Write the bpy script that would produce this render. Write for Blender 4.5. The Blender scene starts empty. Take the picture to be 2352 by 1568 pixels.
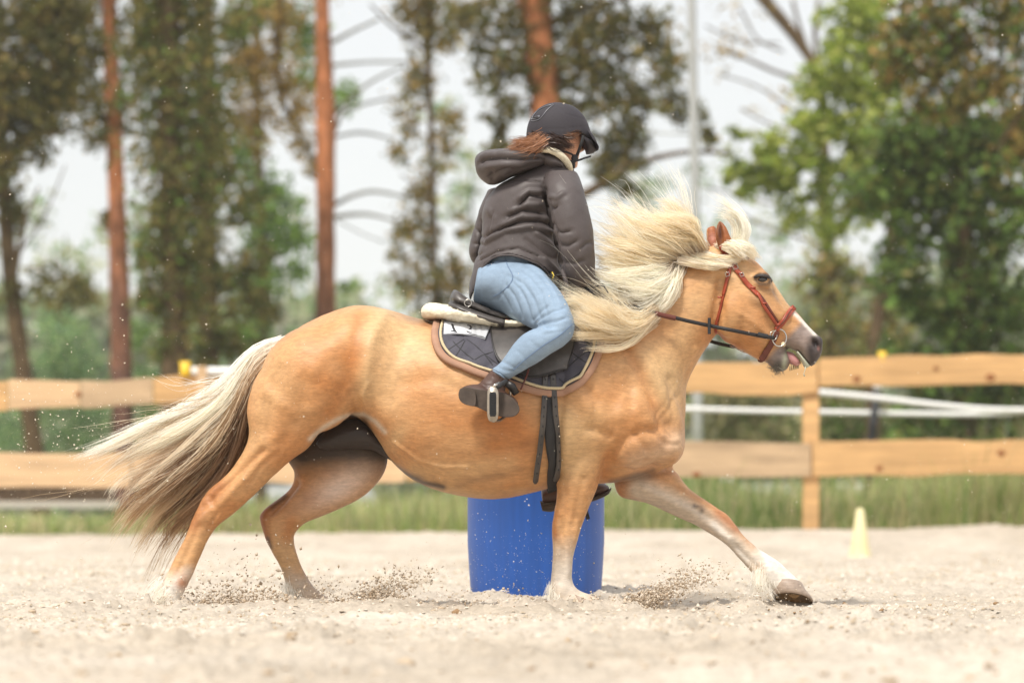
import bpy, math, random
import numpy as np
from mathutils import Vector
from mathutils.bvhtree import BVHTree

# ------------------------------------------------------------------ camera, sky, sun, exposure
sc = bpy.context.scene
COL = sc.collection
F = 8820.0; CX = 1176.0; HY = 1190.0; CH = 0.31      # focal length / centre / horizon in pixels of a 2352 px wide picture
Y0 = 13.2                                            # distance of the horse's mid plane
cam_d = bpy.data.cameras.new('camera')
cam = bpy.data.objects.new('camera', cam_d); COL.objects.link(cam)
cam.location = (0, 0, CH); cam.rotation_euler = (math.radians(90), 0, 0)
cam_d.lens = 135.0; cam_d.sensor_width = 36.0
cam_d.shift_y = (HY - 784.0) / 2352.0
cam_d.clip_end = 3000
cam_d.dof.use_dof = True; cam_d.dof.focus_distance = 12.95; cam_d.dof.aperture_fstop = 3.2
sc.camera = cam

SUN_EL, SUN_AZ = math.radians(58), math.radians(-28)   # azimuth of the place the sun stands, from -Y (behind the camera) towards -X
world = bpy.data.worlds.new('World'); sc.world = world; world.use_nodes = True
nt = world.node_tree; nt.nodes.clear()
wo = nt.nodes.new('ShaderNodeOutputWorld'); bg = nt.nodes.new('ShaderNodeBackground')
sky = nt.nodes.new('ShaderNodeTexSky'); sky.sky_type = 'NISHITA'; sky.sun_disc = False
sky.sun_elevation = SUN_EL; sky.sun_rotation = math.radians(180) + SUN_AZ
tc = nt.nodes.new('ShaderNodeTexCoord'); sp = nt.nodes.new('ShaderNodeSeparateXYZ')
ramp = nt.nodes.new('ShaderNodeMapRange'); ramp.inputs['From Min'].default_value = 0; ramp.inputs['From Max'].default_value = 1
ramp.inputs['To Min'].default_value = 4.9; ramp.inputs['To Max'].default_value = 7.6
grey = nt.nodes.new('ShaderNodeCombineColor')
nz = nt.nodes.new('ShaderNodeTexNoise'); nz.inputs['Scale'].default_value = 5.0; nz.inputs['Detail'].default_value = 3
mixc = nt.nodes.new('ShaderNodeMix'); mixc.data_type = 'RGBA'; mixc.inputs[0].default_value = 0.86
nt.links.new(tc.outputs['Generated'], sp.inputs[0]); nt.links.new(sp.outputs['Z'], ramp.inputs['Value'])
vm = nt.nodes.new('ShaderNodeVectorMath'); vm.operation = 'SCALE'; vm.inputs[0].default_value = (1.0, 0.995, 0.99)
nm = nt.nodes.new('ShaderNodeMapRange'); nm.inputs['To Min'].default_value = 0.93; nm.inputs['To Max'].default_value = 1.07
nt.links.new(tc.outputs['Generated'], nz.inputs['Vector']); nt.links.new(nz.outputs['Fac'], nm.inputs['Value'])
mu = nt.nodes.new('ShaderNodeMath'); mu.operation = 'MULTIPLY'
nt.links.new(ramp.outputs[0], mu.inputs[0]); nt.links.new(nm.outputs[0], mu.inputs[1])
nt.links.new(mu.outputs[0], vm.inputs['Scale'])
nt.links.new(sky.outputs[0], mixc.inputs[6]); nt.links.new(vm.outputs[0], mixc.inputs[7])
nt.links.new(mixc.outputs[2], bg.inputs['Color']); bg.inputs['Strength'].default_value = 0.10
nt.links.new(bg.outputs[0], wo.inputs['Surface'])

sun_d = bpy.data.lights.new('sun', 'SUN'); sun = bpy.data.objects.new('sun', sun_d); COL.objects.link(sun)
sun_d.energy = 2.5; sun_d.angle = math.radians(9); sun_d.color = (1.0, 0.95, 0.87)
d_to_sun = Vector((math.sin(SUN_AZ) * math.cos(SUN_EL), -math.cos(SUN_AZ) * math.cos(SUN_EL), math.sin(SUN_EL)))
sun.rotation_euler = d_to_sun.to_track_quat('Z', 'Y').to_euler()

sc.view_settings.view_transform = 'Standard'; sc.view_settings.look = 'None'
sc.view_settings.exposure = 0.84; sc.view_settings.gamma = 1.0; sc.view_settings.use_curve_mapping = False
try:
    sc.cycles.use_denoising = True; sc.cycles.denoiser = 'OPENIMAGEDENOISE'
    sc.cycles.max_bounces = 8; sc.cycles.diffuse_bounces = 5; sc.cycles.glossy_bounces = 2
    sc.cycles.transmission_bounces = 6; sc.cycles.transparent_max_bounces = 4; sc.cycles.volume_bounces = 1
    sc.cycles.volume_step_rate = 5.0
except Exception: pass

# ------------------------------------------------------------------ helpers
R = np.random.RandomState(7)
def P(px, py, Y): return np.array(((px - CX) * Y / F, Y, CH + (HY - py) * Y / F))
def lin(c):
    c = np.asarray(c, float) / 255.0
    return np.where(c <= 0.04045, c / 12.92, ((c + 0.055) / 1.055) ** 2.4)
def alb(r, g, b, k=0.72):                 # picture colour of a lit surface -> base colour
    return tuple(np.clip(lin((r, g, b)) * k, 0, 0.92))

def vnoise(p, seed=0):
    p = np.asarray(p, float); i = np.floor(p).astype(np.int64); f = p - i; f = f * f * (3 - 2 * f)
    def h(ix, iy, iz):
        n = (ix * 374761393 + iy * 668265263 + iz * 2147483647 + seed * 974711) & 0xffffffff
        n = ((n ^ (n >> 13)) * 1274126177) & 0xffffffff
        n = (n ^ (n >> 16)) & 0xffffff
        return n / float(0xffffff)
    x, y, z = i[:, 0], i[:, 1], i[:, 2]; r = 0
    for dx in (0, 1):
        wx = f[:, 0] if dx else 1 - f[:, 0]
        for dy in (0, 1):
            wy = f[:, 1] if dy else 1 - f[:, 1]
            for dz in (0, 1):
                wz = f[:, 2] if dz else 1 - f[:, 2]
                r = r + wx * wy * wz * h(x + dx, y + dy, z + dz)
    return r * 2 - 1
def fbm(p, o=3, seed=0, g=0.5):
    r = 0; a = 1.0; p = np.asarray(p, float)
    for k in range(o):
        r = r + a * vnoise(p, seed + k * 17); a *= g; p = p * 2.03 + 11.3
    return r

def cat(pts, n):                            # Catmull-Rom resample of a list of tuples to n points
    p = np.asarray(pts, float); k = len(p)
    if k == 2:
        t = np.linspace(0, 1, n)[:, None]; return p[0] * (1 - t) + p[1] * t
    d = np.concatenate([[0], np.cumsum(np.maximum(1e-9, np.linalg.norm(np.diff(p[:, :2], axis=0), axis=1)))])
    s = np.linspace(0, d[-1], n); i = np.clip(np.searchsorted(d, s, side='right') - 1, 0, k - 2)
    t = ((s - d[i]) / (d[i + 1] - d[i]))[:, None]
    m = np.zeros_like(p); m[1:-1] = (p[2:] - p[:-2]) / (d[2:] - d[:-2])[:, None]
    m[0] = (p[1] - p[0]) / (d[1] - d[0]); m[-1] = (p[-1] - p[-2]) / (d[-1] - d[-2])
    h = (d[i + 1] - d[i])[:, None]
    return (2*t**3 - 3*t**2 + 1) * p[i] + (t**3 - 2*t**2 + t) * h * m[i] + (-2*t**3 + 3*t**2) * p[i+1] + (t**3 - t**2) * h * m[i+1]

def mk_mesh(name, v, f, mat=None, parent=None, smooth=True, col=None):
    me = bpy.data.meshes.new(name)
    v = np.asarray(v, np.float32)
    if isinstance(f, np.ndarray) and f.ndim == 2:
        k = f.shape[1]
        me.vertices.add(len(v)); me.vertices.foreach_set('co', v.ravel())
        me.loops.add(f.size); me.loops.foreach_set('vertex_index', f.ravel().astype(np.int32))
        me.polygons.add(len(f)); me.polygons.foreach_set('loop_start', (np.arange(len(f)) * k).astype(np.int32))
        try: me.polygons.foreach_set('loop_total', np.full(len(f), k, np.int32))
        except Exception: pass
        me.update(calc_edges=True)
    else:
        me.from_pydata([tuple(map(float, q)) for q in v], [], [tuple(map(int, q)) for q in f]); me.update()
    if col is not None:
        a = me.color_attributes.new('Col', 'FLOAT_COLOR', 'POINT')
        c = np.ones((len(v), 4), np.float32); c[:, :3] = col; a.data.foreach_set('color', c.ravel())
    if smooth: me.polygons.foreach_set('use_smooth', np.ones(len(me.polygons), bool))
    if mat is not None: me.materials.append(mat)
    o = bpy.data.objects.new(name, me); COL.objects.link(o)
    if parent is not None: o.parent = parent
    return o
def tag(o, label=None, cat_=None, group=None, kind=None):
    if label: o['label'] = label
    if cat_: o['category'] = cat_
    if group: o['group'] = group
    if kind: o['kind'] = kind
    return o
def empty(name, loc, label, cat_, group=None):
    o = bpy.data.objects.new(name, None); COL.objects.link(o); o.location = tuple(map(float, loc)); o.empty_display_size = 0.1
    tag(o, label, cat_, group); return o
def adopt(child, root):                    # child mesh is in world coordinates
    child.parent = root; child.matrix_parent_inverse = root.matrix_world.inverted() if False else child.matrix_parent_inverse
    child.location = tuple(-Vector(root.location)); return child
def part(name, v, f, mat, root, smooth=True, col=None, label=None):
    o = mk_mesh(name, v, f, mat, None, smooth, col)
    o.parent = root
    # keep world coordinates although the parent stands elsewhere
    w = Vector((0, 0, 0)); p = root
    while p is not None: w += p.location; p = p.parent
    o.location = -w
    if label: o['label'] = label
    return o

class MB:
    def __init__(s): s.v = []; s.f = []; s.n = 0
    def add(s, v, f):
        v = np.asarray(v, float); s.v.append(v); s.f += [tuple(int(i) + s.n for i in q) for q in f]; s.n += len(v); return s
    def box(s, c, d, rz=0.0, M=None):
        q = np.array([(x, y, z) for x in (-.5, .5) for y in (-.5, .5) for z in (-.5, .5)]) * np.array(d)
        if rz: q = q @ np.array(((math.cos(rz), math.sin(rz), 0), (-math.sin(rz), math.cos(rz), 0), (0, 0, 1)))
        if M is not None: q = q @ np.asarray(M)
        return s.add(q + np.array(c), [(0,1,3,2),(4,6,7,5),(0,4,5,1),(2,3,7,6),(0,2,6,4),(1,5,7,3)])
    def rings(s, rings, caps=True, closed=False):
        n = len(rings[0]); v = np.concatenate(rings); f = []
        m = len(rings)
        for i in range(m if closed else m - 1):
            a = i * n; b = ((i + 1) % m) * n
            for j in range(n): f.append((a + j, a + (j+1) % n, b + (j+1) % n, b + j))
        if caps and not closed:
            v = np.vstack([v, rings[0].mean(0), rings[-1].mean(0)]); k = n * m
            for j in range(n):
                f.append((k, (j+1) % n, j)); f.append((k+1, (m-1)*n + j, (m-1)*n + (j+1) % n))
        return s.add(v, f)
    def tube(s, pts, r, n=8, closed=False, caps=True, flat=1.0, up=(0, 1, 0)):
        p = np.asarray(pts, float); m = len(p); r = np.broadcast_to(np.asarray(r, float), (m,))
        if closed: t = np.roll(p, -1, 0) - np.roll(p, 1, 0)
        else: t = np.gradient(p, axis=0)
        t /= np.maximum(1e-9, np.linalg.norm(t, axis=1))[:, None]
        up = np.broadcast_to(np.asarray(up, float), p.shape)
        a = np.cross(t, up); la = np.linalg.norm(a, axis=1)
        a[la < 1e-4] = np.cross(t[la < 1e-4], np.array((1.0, 0.01, 0.02))); a /= np.linalg.norm(a, axis=1)[:, None]
        b = np.cross(t, a)
        th = np.linspace(0, 2*np.pi, n, endpoint=False)
        rr = [p[i] + r[i] * (np.cos(th)[:, None] * a[i] + flat * np.sin(th)[:, None] * b[i]) for i in range(m)]
        return s.rings(rr, caps, closed)
    def loft(s, st, sub=40, n=28, sq=2.0, ymid=None):
        """stations (ax, ay, bx, by, halfdepth, dy): two silhouette points in pixels, half size in depth, offset from the horse's mid plane"""
        q = cat([tuple(x) for x in st], sub) if len(st) > 2 else cat(st, sub)
        th = np.linspace(0, 2*np.pi, n, endpoint=False)
        c = np.sign(np.cos(th)) * np.abs(np.cos(th)) ** (2/sq); d = np.sign(np.sin(th)) * np.abs(np.sin(th)) ** (2/sq)
        rr = []
        for (ax, ay, bx, by, hw, dy) in q:
            A = P(ax, ay, Y0 + dy); B = P(bx, by, Y0 + dy); C = (A + B) / 2; U = (A - B) / 2
            rr.append(C + c[:, None] * U + d[:, None] * np.array((0, max(hw, 0.004), 0)))
        return s.rings(rr)
    def ell(s, c, rad, n=16, m=10):
        th = np.linspace(0, 2*np.pi, n, endpoint=False); rr = []
        for ph in np.linspace(-np.pi/2 + .08, np.pi/2 - .08, m):
            rr.append(np.array(c) + np.stack([np.cos(th)*np.cos(ph)*rad[0], np.sin(th)*np.cos(ph)*rad[1], np.full(n, np.sin(ph)*rad[2])], 1))
        return s.rings(rr)
    def arr(s): return np.concatenate(s.v), s.f
    def build(s, name, mat, root=None, smooth=True, col=None, label=None):
        v, f = s.arr()
        if getattr(s, 'mirror', False) and root is not None:       # the same piece on the far side
            part(name, v * (1, -1, 1) + (0, 2 * Y0, 0), [tuple(reversed(q)) for q in f], mat, root, smooth, col, label)
        if root is None: return mk_mesh(name, v, f, mat, None, smooth, col)
        return part(name, v, f, mat, root, smooth, col, label)

def remesh(mb, voxel):
    v, f = mb.arr(); o = mk_mesh('tmp', v, f); m = o.modifiers.new('r', 'REMESH'); m.mode = 'VOXEL'; m.voxel_size = voxel; m.adaptivity = 0
    dg = bpy.context.evaluated_depsgraph_get(); dg.update(); me = bpy.data.meshes.new_from_object(o.evaluated_get(dg))
    n = len(me.vertices); co = np.empty(n * 3, np.float32); me.vertices.foreach_get('co', co); co = co.reshape(-1, 3).astype(float)
    k = len(me.polygons); lt = np.empty(k, np.int32); me.polygons.foreach_get('loop_total', lt)
    vi = np.empty(len(me.loops), np.int32); me.loops.foreach_get('vertex_index', vi)
    fa = vi.reshape(-1, 4) if (lt == 4).all() else None
    if fa is None: fa = [tuple(p.vertices) for p in me.polygons]
    bpy.data.objects.remove(o, do_unlink=True); bpy.data.meshes.remove(me)
    return co, fa
def edges_of(f):
    f = np.asarray(f); e = np.concatenate([f[:, [i, (i+1) % f.shape[1]]] for i in range(f.shape[1])])
    return np.unique(np.sort(e, 1), axis=0)
def smooth(v, f, it, w=0.5, mask=None):
    e = edges_of(f); n = len(v); i = np.concatenate([e[:, 0], e[:, 1]]); j = np.concatenate([e[:, 1], e[:, 0]])
    d = np.bincount(i, minlength=n).astype(float); d[d == 0] = 1
    for k in range(it):
        a = np.stack([np.bincount(i, weights=v[j, c], minlength=n) for c in range(3)], 1) / d[:, None]
        ww = w if mask is None else w * mask[:, None]
        v = v + (a - v) * ww
    return v
def normals(v, f):
    f = np.asarray(f); n = np.zeros_like(v)
    fn = np.cross(v[f[:, 2]] - v[f[:, 0]], v[f[:, 3 if f.shape[1] > 3 else 1]] - v[f[:, 1 if f.shape[1] > 3 else 0]])
    for c in range(f.shape[1]):
        for k in range(3): n[:, k] += np.bincount(f[:, c], weights=fn[:, k], minlength=len(v))
    n /= np.maximum(1e-12, np.linalg.norm(n, axis=1))[:, None]
    return n
def topx(v): return CX + v[:, 0] * F / v[:, 1], HY - (v[:, 2] - CH) * F / v[:, 1]
def dpoly(X, Y, pl):                        # distance in pixels to a polyline
    pl = np.asarray(pl, float); D = np.full(X.shape, 1e9)
    for (x0, y0), (x1, y1) in zip(pl[:-1], pl[1:]):
        dx, dy = x1-x0, y1-y0; L = max(1e-6, dx*dx + dy*dy)
        t = np.clip(((X-x0)*dx + (Y-y0)*dy) / L, 0, 1)
        D = np.minimum(D, np.hypot(X-x0-t*dx, Y-y0-t*dy))
    return D

# ------------------------------------------------------------------ materials
def mat(name, color=None, rough=0.6, attr=False, noise=None, bump=None, spec=0.5, metal=0.0, sheen=0.0, transl=0.0, sss=0.0):
    """noise=(scale, amount[, stretch]) varies the colour, bump=(scale, strength, distance[, stretch]) gives fine relief"""
    m = bpy.data.materials.new(name); m.use_nodes = True; t = m.node_tree; b = t.nodes['Principled BSDF']
    b.inputs['Roughness'].default_value = rough; b.inputs['Metallic'].default_value = metal
    b.inputs['Specular IOR Level'].default_value = spec; b.inputs['Sheen Weight'].default_value = sheen
    if sss: b.inputs['Subsurface Weight'].default_value = sss; b.inputs['Subsurface Radius'].default_value = (0.01, 0.005, 0.003)
    tc = t.nodes.new('ShaderNodeTexCoord')
    def tex(scale, stretch, det=3):
        n = t.nodes.new('ShaderNodeTexNoise'); n.inputs['Scale'].default_value = scale; n.inputs['Detail'].default_value = det
        mp = t.nodes.new('ShaderNodeMapping'); mp.inputs['Scale'].default_value = stretch
        t.links.new(tc.outputs['Object'], mp.inputs[0]); t.links.new(mp.outputs[0], n.inputs['Vector']); return n
    if attr:
        a = t.nodes.new('ShaderNodeAttribute'); a.attribute_name = 'Col'; src = a.outputs['Color']
    else:
        c = t.nodes.new('ShaderNodeRGB'); c.outputs[0].default_value = (*color, 1); src = c.outputs[0]
    if noise:
        for nn in (noise if isinstance(noise, list) else [noise]):
            n = tex(nn[0], nn[2] if len(nn) > 2 else (1, 1, 1))
            mr = t.nodes.new('ShaderNodeMapRange'); mr.inputs['From Min'].default_value = 0.3; mr.inputs['From Max'].default_value = 0.7
            mr.inputs['To Min'].default_value = 1 - nn[1]; mr.inputs['To Max'].default_value = 1 + nn[1]
            t.links.new(n.outputs['Fac'], mr.inputs['Value'])
            vm = t.nodes.new('ShaderNodeVectorMath'); vm.operation = 'SCALE'
            t.links.new(src, vm.inputs[0]); t.links.new(mr.outputs[0], vm.inputs['Scale']); src = vm.outputs[0]
    t.links.new(src, b.inputs['Base Color'])
    if sheen: 
        t.links.new(src, b.inputs['Sheen Tint'])
    if bump:
        prev = None
        for bb in (bump if isinstance(bump, list) else [bump]):
            n = tex(bb[0], bb[3] if len(bb) > 3 else (1, 1, 1), 4)
            bn = t.nodes.new('ShaderNodeBump'); bn.inputs['Strength'].default_value = bb[1]; bn.inputs['Distance'].default_value = bb[2]
            t.links.new(n.outputs['Fac'], bn.inputs['Height'])
            if prev: t.links.new(prev.outputs[0], bn.inputs['Normal'])
            prev = bn
        t.links.new(prev.outputs[0], b.inputs['Normal'])
    if transl:
        tr = t.nodes.new('ShaderNodeBsdfTranslucent'); mx = t.nodes.new('ShaderNodeMixShader'); mx.inputs[0].default_value = transl
        t.links.new(src, tr.inputs[0]); t.links.new(b.outputs[0], mx.inputs[1]); t.links.new(tr.outputs[0], mx.inputs[2])
        t.links.new(mx.outputs[0], t.nodes['Material Output'].inputs['Surface'])
    return m
# ------------------------------------------------------------------ the ground
_r = np.random.RandomState(9)
PRINTS = [(_r.uniform(-.16, .16) * yy_, yy_, _r.uniform(.05, .09), _r.uniform(.008, .020)) for yy_ in _r.uniform(8.2, 16.8, 110)]
near_ = lambda y: np.clip((26 - y) / 10, .4, 1)
def sand_h(x, y):
    p = np.stack([x, y, np.zeros_like(x)], 1)
    big = fbm(p * 0.9, 3, 3) * 0.012
    r1 = fbm(p * (5.0, 5.0, 1), 3, 11); r2 = fbm(p * (17, 17, 1), 2, 21); r3 = fbm(p * (48, 48, 1), 2, 31)
    amp = 0.55 + 0.45 * vnoise(p * 1.7 + 5, 5)
    near = np.clip((30 - y) / 10, 0.75, 1)
    r0 = fbm(p * (2.4, 2.4, 1), 2, 13); big = big + .016 * near_(y) * (np.abs(r0) - .3)
    h = big + near * (0.012 * amp * (1 - np.abs(r1) * 1.6) + 0.021 * amp * np.maximum(0, r2) ** 1.2 + 0.0095 * r3 * (0.4 + amp))
    px = CX + x * F / y
    for (bx, by, s, a) in ((1140, 14.42, .09, .020), (1172, 14.45, .10, .018), (1110, 14.5, .05, .012), (1380, 14.7, .04, .02), (1300, 14.5, .08, .006),
                           (380, 12.95, .12, .03), (700, 13.2, .14, .03), (1310, 12.95, .16, .028), (1400, 12.9, .12, .03), (560, 13.0, .25, .02), (860, 13.1, .2, .02)):
        X = (bx - CX) * by / F
        h += a * np.exp(-((x - X) ** 2 + (y - by) ** 2) / (s * s)) * (0.75 + 0.5 * r2)
    m = y < 17; xm = x[m]; ym = y[m]; dh = np.zeros(len(xm))
    for cx_, cy_, s_, a_ in PRINTS:
        w = np.abs(ym - cy_) < s_ * 3.5
        if not w.any(): continue
        d2 = ((xm[w] - cx_) ** 2 + ((ym[w] - cy_) * .8) ** 2) / s_ ** 2; dh[w] += a_ * (-1.5 * np.exp(-d2 * 1.6) + 1.25 * np.exp(-(np.sqrt(d2) - 1.25) ** 2 * 5))
    h[m] += dh
    berm = 0.155 + 0.065 * np.clip((px - 300) / 1800, 0, 1) + 0.014 * vnoise(p * (1.3, .2, 1) + 9, 9) + 0.008 * vnoise(p * (5, .2, 1), 8)
    t = np.clip((y - 30.5) / 3.0, 0, 1); h += berm * t * t * (3 - 2 * t)
    return h
nr, ncol = 660, 540
ys = 6.3 * (35.2 / 6.3) ** np.linspace(0, 1, nr); us = np.linspace(-0.2, 0.2, ncol)
GX = (us[None, :] * ys[:, None]).ravel(); GY = np.repeat(ys, ncol)
GZ = sand_h(GX, GY)
idx = (np.arange(nr - 1)[:, None] * ncol + np.arange(ncol - 1)[None, :]).ravel()
gf = np.stack([idx, idx + 1, idx + ncol + 1, idx + ncol], 1)
pp = np.stack([GX, GY, GZ * 0], 1)
tone = 0.5 + 0.5 * np.clip(fbm(pp * (2.3, 1.6, 1), 3, 41), -1, 1); tone2 = np.clip(fbm(pp * (30, 30, 1), 2, 51), -1, 1)
c0 = np.array(alb(212, 200, 184, .75)); c1 = np.array(alb(162, 146, 124, .72))
gc = c0[None] * (1 - .45 * tone[:, None]) + c1[None] * (.45 * tone[:, None]); tone3 = np.clip(fbm(pp * (9, 9, 1), 3, 53), -1, 1); tone4 = np.clip(fbm(pp * (3.2, 1.1, 1), 2, 57), -1, 1); gc *= (1 + .10 * tone2 + .08 * tone3 + .06 * tone4)[:, None]
m_sand = mat('sand', attr=True, rough=0.95, spec=0.15, noise=[(60, .12), (400, .12)], bump=[(90, .5, .006), (420, .5, .002)])
o = mk_mesh('arena_sand', np.stack([GX, GY, GZ], 1), gf, m_sand, col=gc); tag(o, kind='structure')
m_sand2 = mat('sand_plain', alb(205, 188, 165, .8), .95, noise=[(3, .1), (60, .12)], bump=(40, .5, .01), spec=.15)
def sheet(name, x0, x1, y0, y1, z0, z1, m, n=2, kind='structure'):
    o = mk_mesh(name, [(x0, y0, z0), (x1, y0, z0), (x1, y1, z1), (x0, y1, z1)], [(0, 1, 2, 3)], m, smooth=False); return tag(o, kind=kind)
sheet('arena_ground', -60, 60, -12, 33.9, -.07, -.07, m_sand2)
m_field = mat('field', alb(170, 175, 130, .7), .95, noise=[(.4, .2), (6, .25)], spec=.1)
gv = [(-140, 33.6, -.08), (140, 33.6, -.08), (140, 35.2, .14), (-140, 35.2, .14), (140, 330, .0), (-140, 330, .0)]
tag(mk_mesh('grass_field', gv, [(0, 1, 2, 3), (3, 2, 4, 5)], m_field, smooth=False), kind='structure')

# clods and pebbles lying on the sand (nobody could count them)
def bits(pos, size, seed, squash=.8):
    oc = np.array([(1,0,0),(0,1,0),(-1,0,0),(0,-1,0),(0,0,1),(0,0,-1)], float); fc = np.array([(0,1,4),(1,2,4),(2,3,4),(3,0,4),(1,0,5),(2,1,5),(3,2,5),(0,3,5)])
    r = np.random.RandomState(seed); n = len(pos); q = oc[None] * (1 + .35 * r.randn(n, 6, 1)) * np.stack([r.uniform(.7, 1.5, n), r.uniform(.7, 1.3, n), squash * r.uniform(.6, 1.4, n)], 1)[:, None]
    t = r.uniform(0, 6.28, n); ca, sa = np.cos(t), np.sin(t); q = np.stack([q[..., 0]*ca[:, None] - q[..., 2]*sa[:, None], q[..., 1], q[..., 0]*sa[:, None] + q[..., 2]*ca[:, None]], 2)
    return (q * np.asarray(size)[:, None, None] + np.asarray(pos)[:, None]).reshape(-1, 3), (fc[None] + 6 * np.arange(n)[:, None, None]).reshape(-1, 3)
def rocks(pos, size, seed, squash=.6):
    ico = np.array([(0,0,1),(.894,0,.447),(.276,.851,.447),(-.724,.526,.447),(-.724,-.526,.447),(.276,-.851,.447),(.724,.526,-.447),(-.276,.851,-.447),(-.894,0,-.447),(-.276,-.851,-.447),(.724,-.526,-.447),(0,0,-1)])
    fc = np.array([(0,1,2),(0,2,3),(0,3,4),(0,4,5),(0,5,1),(1,6,2),(2,7,3),(3,8,4),(4,9,5),(5,10,1),(6,7,2),(7,8,3),(8,9,4),(9,10,5),(10,6,1),(11,7,6),(11,8,7),(11,9,8),(11,10,9),(11,6,10)])
    r = np.random.RandomState(seed); n = len(pos)
    q = ico[None] * (1 + .35 * r.randn(n, 12, 1)) * np.stack([r.uniform(.7, 1.5, n), r.uniform(.7, 1.3, n), squash * r.uniform(.6, 1.3, n)], 1)[:, None]
    a = r.uniform(0, 6.28, n); ca, sa = np.cos(a), np.sin(a)
    q = np.stack([q[..., 0] * ca[:, None] - q[..., 1] * sa[:, None], q[..., 0] * sa[:, None] + q[..., 1] * ca[:, None], q[..., 2]], 2)
    v = (q * np.asarray(size)[:, None, None] + np.asarray(pos)[:, None]).reshape(-1, 3)
    return v, (fc[None] + 12 * np.arange(n)[:, None, None]).reshape(-1, 3)
def grains(n, y0, y1, s0, s1, seed):
    r = np.random.RandomState(seed); y = y0 * (y1 / y0) ** r.rand(n); x = r.uniform(-.17, .17, n) * y; s = s0 + (s1 - s0) * r.rand(n) ** 2.5
    keep = fbm(np.stack([x * 2.2, y * 2.2, 0 * x], 1), 2, seed) + .5 * r.randn(n) > -.1; x, y, s = x[keep], y[keep], s[keep]; n = len(x); z = sand_h(x, y)
    oc = np.array([(1,0,0),(0,1,0),(-1,0,0),(0,-1,0),(0,0,1),(0,0,-1)], float); fc = np.array([(0,1,4),(1,2,4),(2,3,4),(3,0,4)])
    q = oc[None] * (1 + .4 * r.randn(n, 6, 1)) * np.stack([r.uniform(.7, 1.8, n), r.uniform(.7, 1.3, n), r.uniform(.5, 1.1, n)], 1)[:, None]; t = r.uniform(0, 6.28, n); ca, sa = np.cos(t), np.sin(t)
    q = np.stack([q[..., 0]*ca[:, None] - q[..., 1]*sa[:, None], q[..., 0]*sa[:, None] + q[..., 1]*ca[:, None], q[..., 2]], 2)
    v = (q * s[:, None, None] + np.stack([x, y, z + s * .15], 1)[:, None]).reshape(-1, 3); f = (fc[None] + 6 * np.arange(n)[:, None, None]).reshape(-1, 3)
    pl = np.array([alb(218, 206, 188, .8), alb(206, 190, 168, .8), alb(190, 172, 148, .78), alb(226, 216, 200, .82)]); c = pl[r.randint(0, 4, n)]
    tag(mk_mesh('sand_grains', v, f, m_sand, smooth=False, col=np.repeat(c, 6, 0)), kind='stuff', label='fine crumbs of churned sand covering the arena')
grains(60000, 9.5, 19, .0024, .008, 17); grains(22000, 18, 31, .006, .016, 18)
n = 9000
y = 6.8 * (30 / 6.8) ** R.rand(n); x = R.uniform(-.17, .17, n) * y; s = .0020 + .007 * R.rand(n) ** 5
big = R.rand(n) < .02; s[big] = R.uniform(.008, .017, big.sum())
z = sand_h(x, y)
v, f = rocks(np.stack([x, y, z + s * .1], 1), s, 3)
rc = np.array([alb(216, 198, 176, .8), alb(205, 184, 158, .8), alb(190, 165, 135, .78), alb(168, 136, 102, .72)])
rcol = rc[np.minimum(3, (R.rand(n) ** 2.6 * 4).astype(int))]
tag(mk_mesh('sand_clods', v, f, m_sand, smooth=False, col=np.repeat(rcol, 12, 0)), kind='stuff',
    label='loose pale sand clods and little stones strewn over the arena floor')

# ------------------------------------------------------------------ grass along the fence
def blades(n, xs, ys_, zf, hmin, hmax, w, pal, seed, name, label):
    r = np.random.RandomState(seed); y = ys_(r, n); x = xs(r, n, y); z = zf(x, y)
    pn = np.stack([x, y, y * 0], 1); clump = 0.5 + 0.5 * np.clip(fbm(pn * .7, 2, seed), -1, 1)
    h = (hmin + (hmax - hmin) * r.rand(n) ** 1.8) * (.45 + .8 * clump)
    h = h * np.clip(.88 + .11 * x, .42, 1.35); lean = r.randn(n, 2) * .24 * h[:, None]; a = r.uniform(-1, 1, n); dx = np.cos(a) * w; dy = np.sin(a) * w
    B = np.stack([x, y, z], 1); D = np.stack([dx, dy, 0 * dx], 1)
    M = B + np.stack([lean[:, 0] * .35, lean[:, 1] * .35, h * .55], 1); T = B + np.stack([lean[:, 0], lean[:, 1], h], 1)
    v = np.stack([B - D, B + D, M + D * .8, M - D * .8, T + D * .12, T - D * .12], 1).reshape(-1, 3)
    k = 6 * np.arange(n)[:, None]; f = np.concatenate([k + np.array((0, 1, 2, 3)), k + np.array((3, 2, 4, 5))])
    pl = np.array(pal); pt = .5 + .5 * np.clip(fbm(pn * .45 + 7, 2, seed + 3), -1, 1); ci = np.clip((pt * len(pl) + r.randn(n) * 1.1).astype(int), 0, len(pl) - 1); c = pl[ci] * r.uniform(.7, 1.2, n)[:, None]
    o = mk_mesh(name, v, f, m_leaf, smooth=False, col=np.repeat(c, 6, 0)); tag(o, kind='stuff', label=label); return o
m_leaf = mat('foliage', attr=True, rough=.6, spec=.25, transl=.5)
gp = [np.clip(np.array(q) * 2.1, 0, .8) for q in (alb(172, 182, 122, .62), alb(148, 168, 104, .6), alb(190, 190, 142, .62), alb(198, 184, 144, .6), alb(124, 150, 84, .6))]
zf = lambda x, y: np.where(y < 35.2, .05 + .09 * np.clip((y - 33.9) / 1.3, 0, 1), .14)
blades(42000, lambda r, n, y: r.uniform(-.17, .17, n) * y, lambda r, n: 34.1 + 16 * r.rand(n) ** 1.9, zf,   .20, .62, .006, gp, 5, 'tall_grass', 'tall unmown grass growing along the fence and beyond it')

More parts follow.
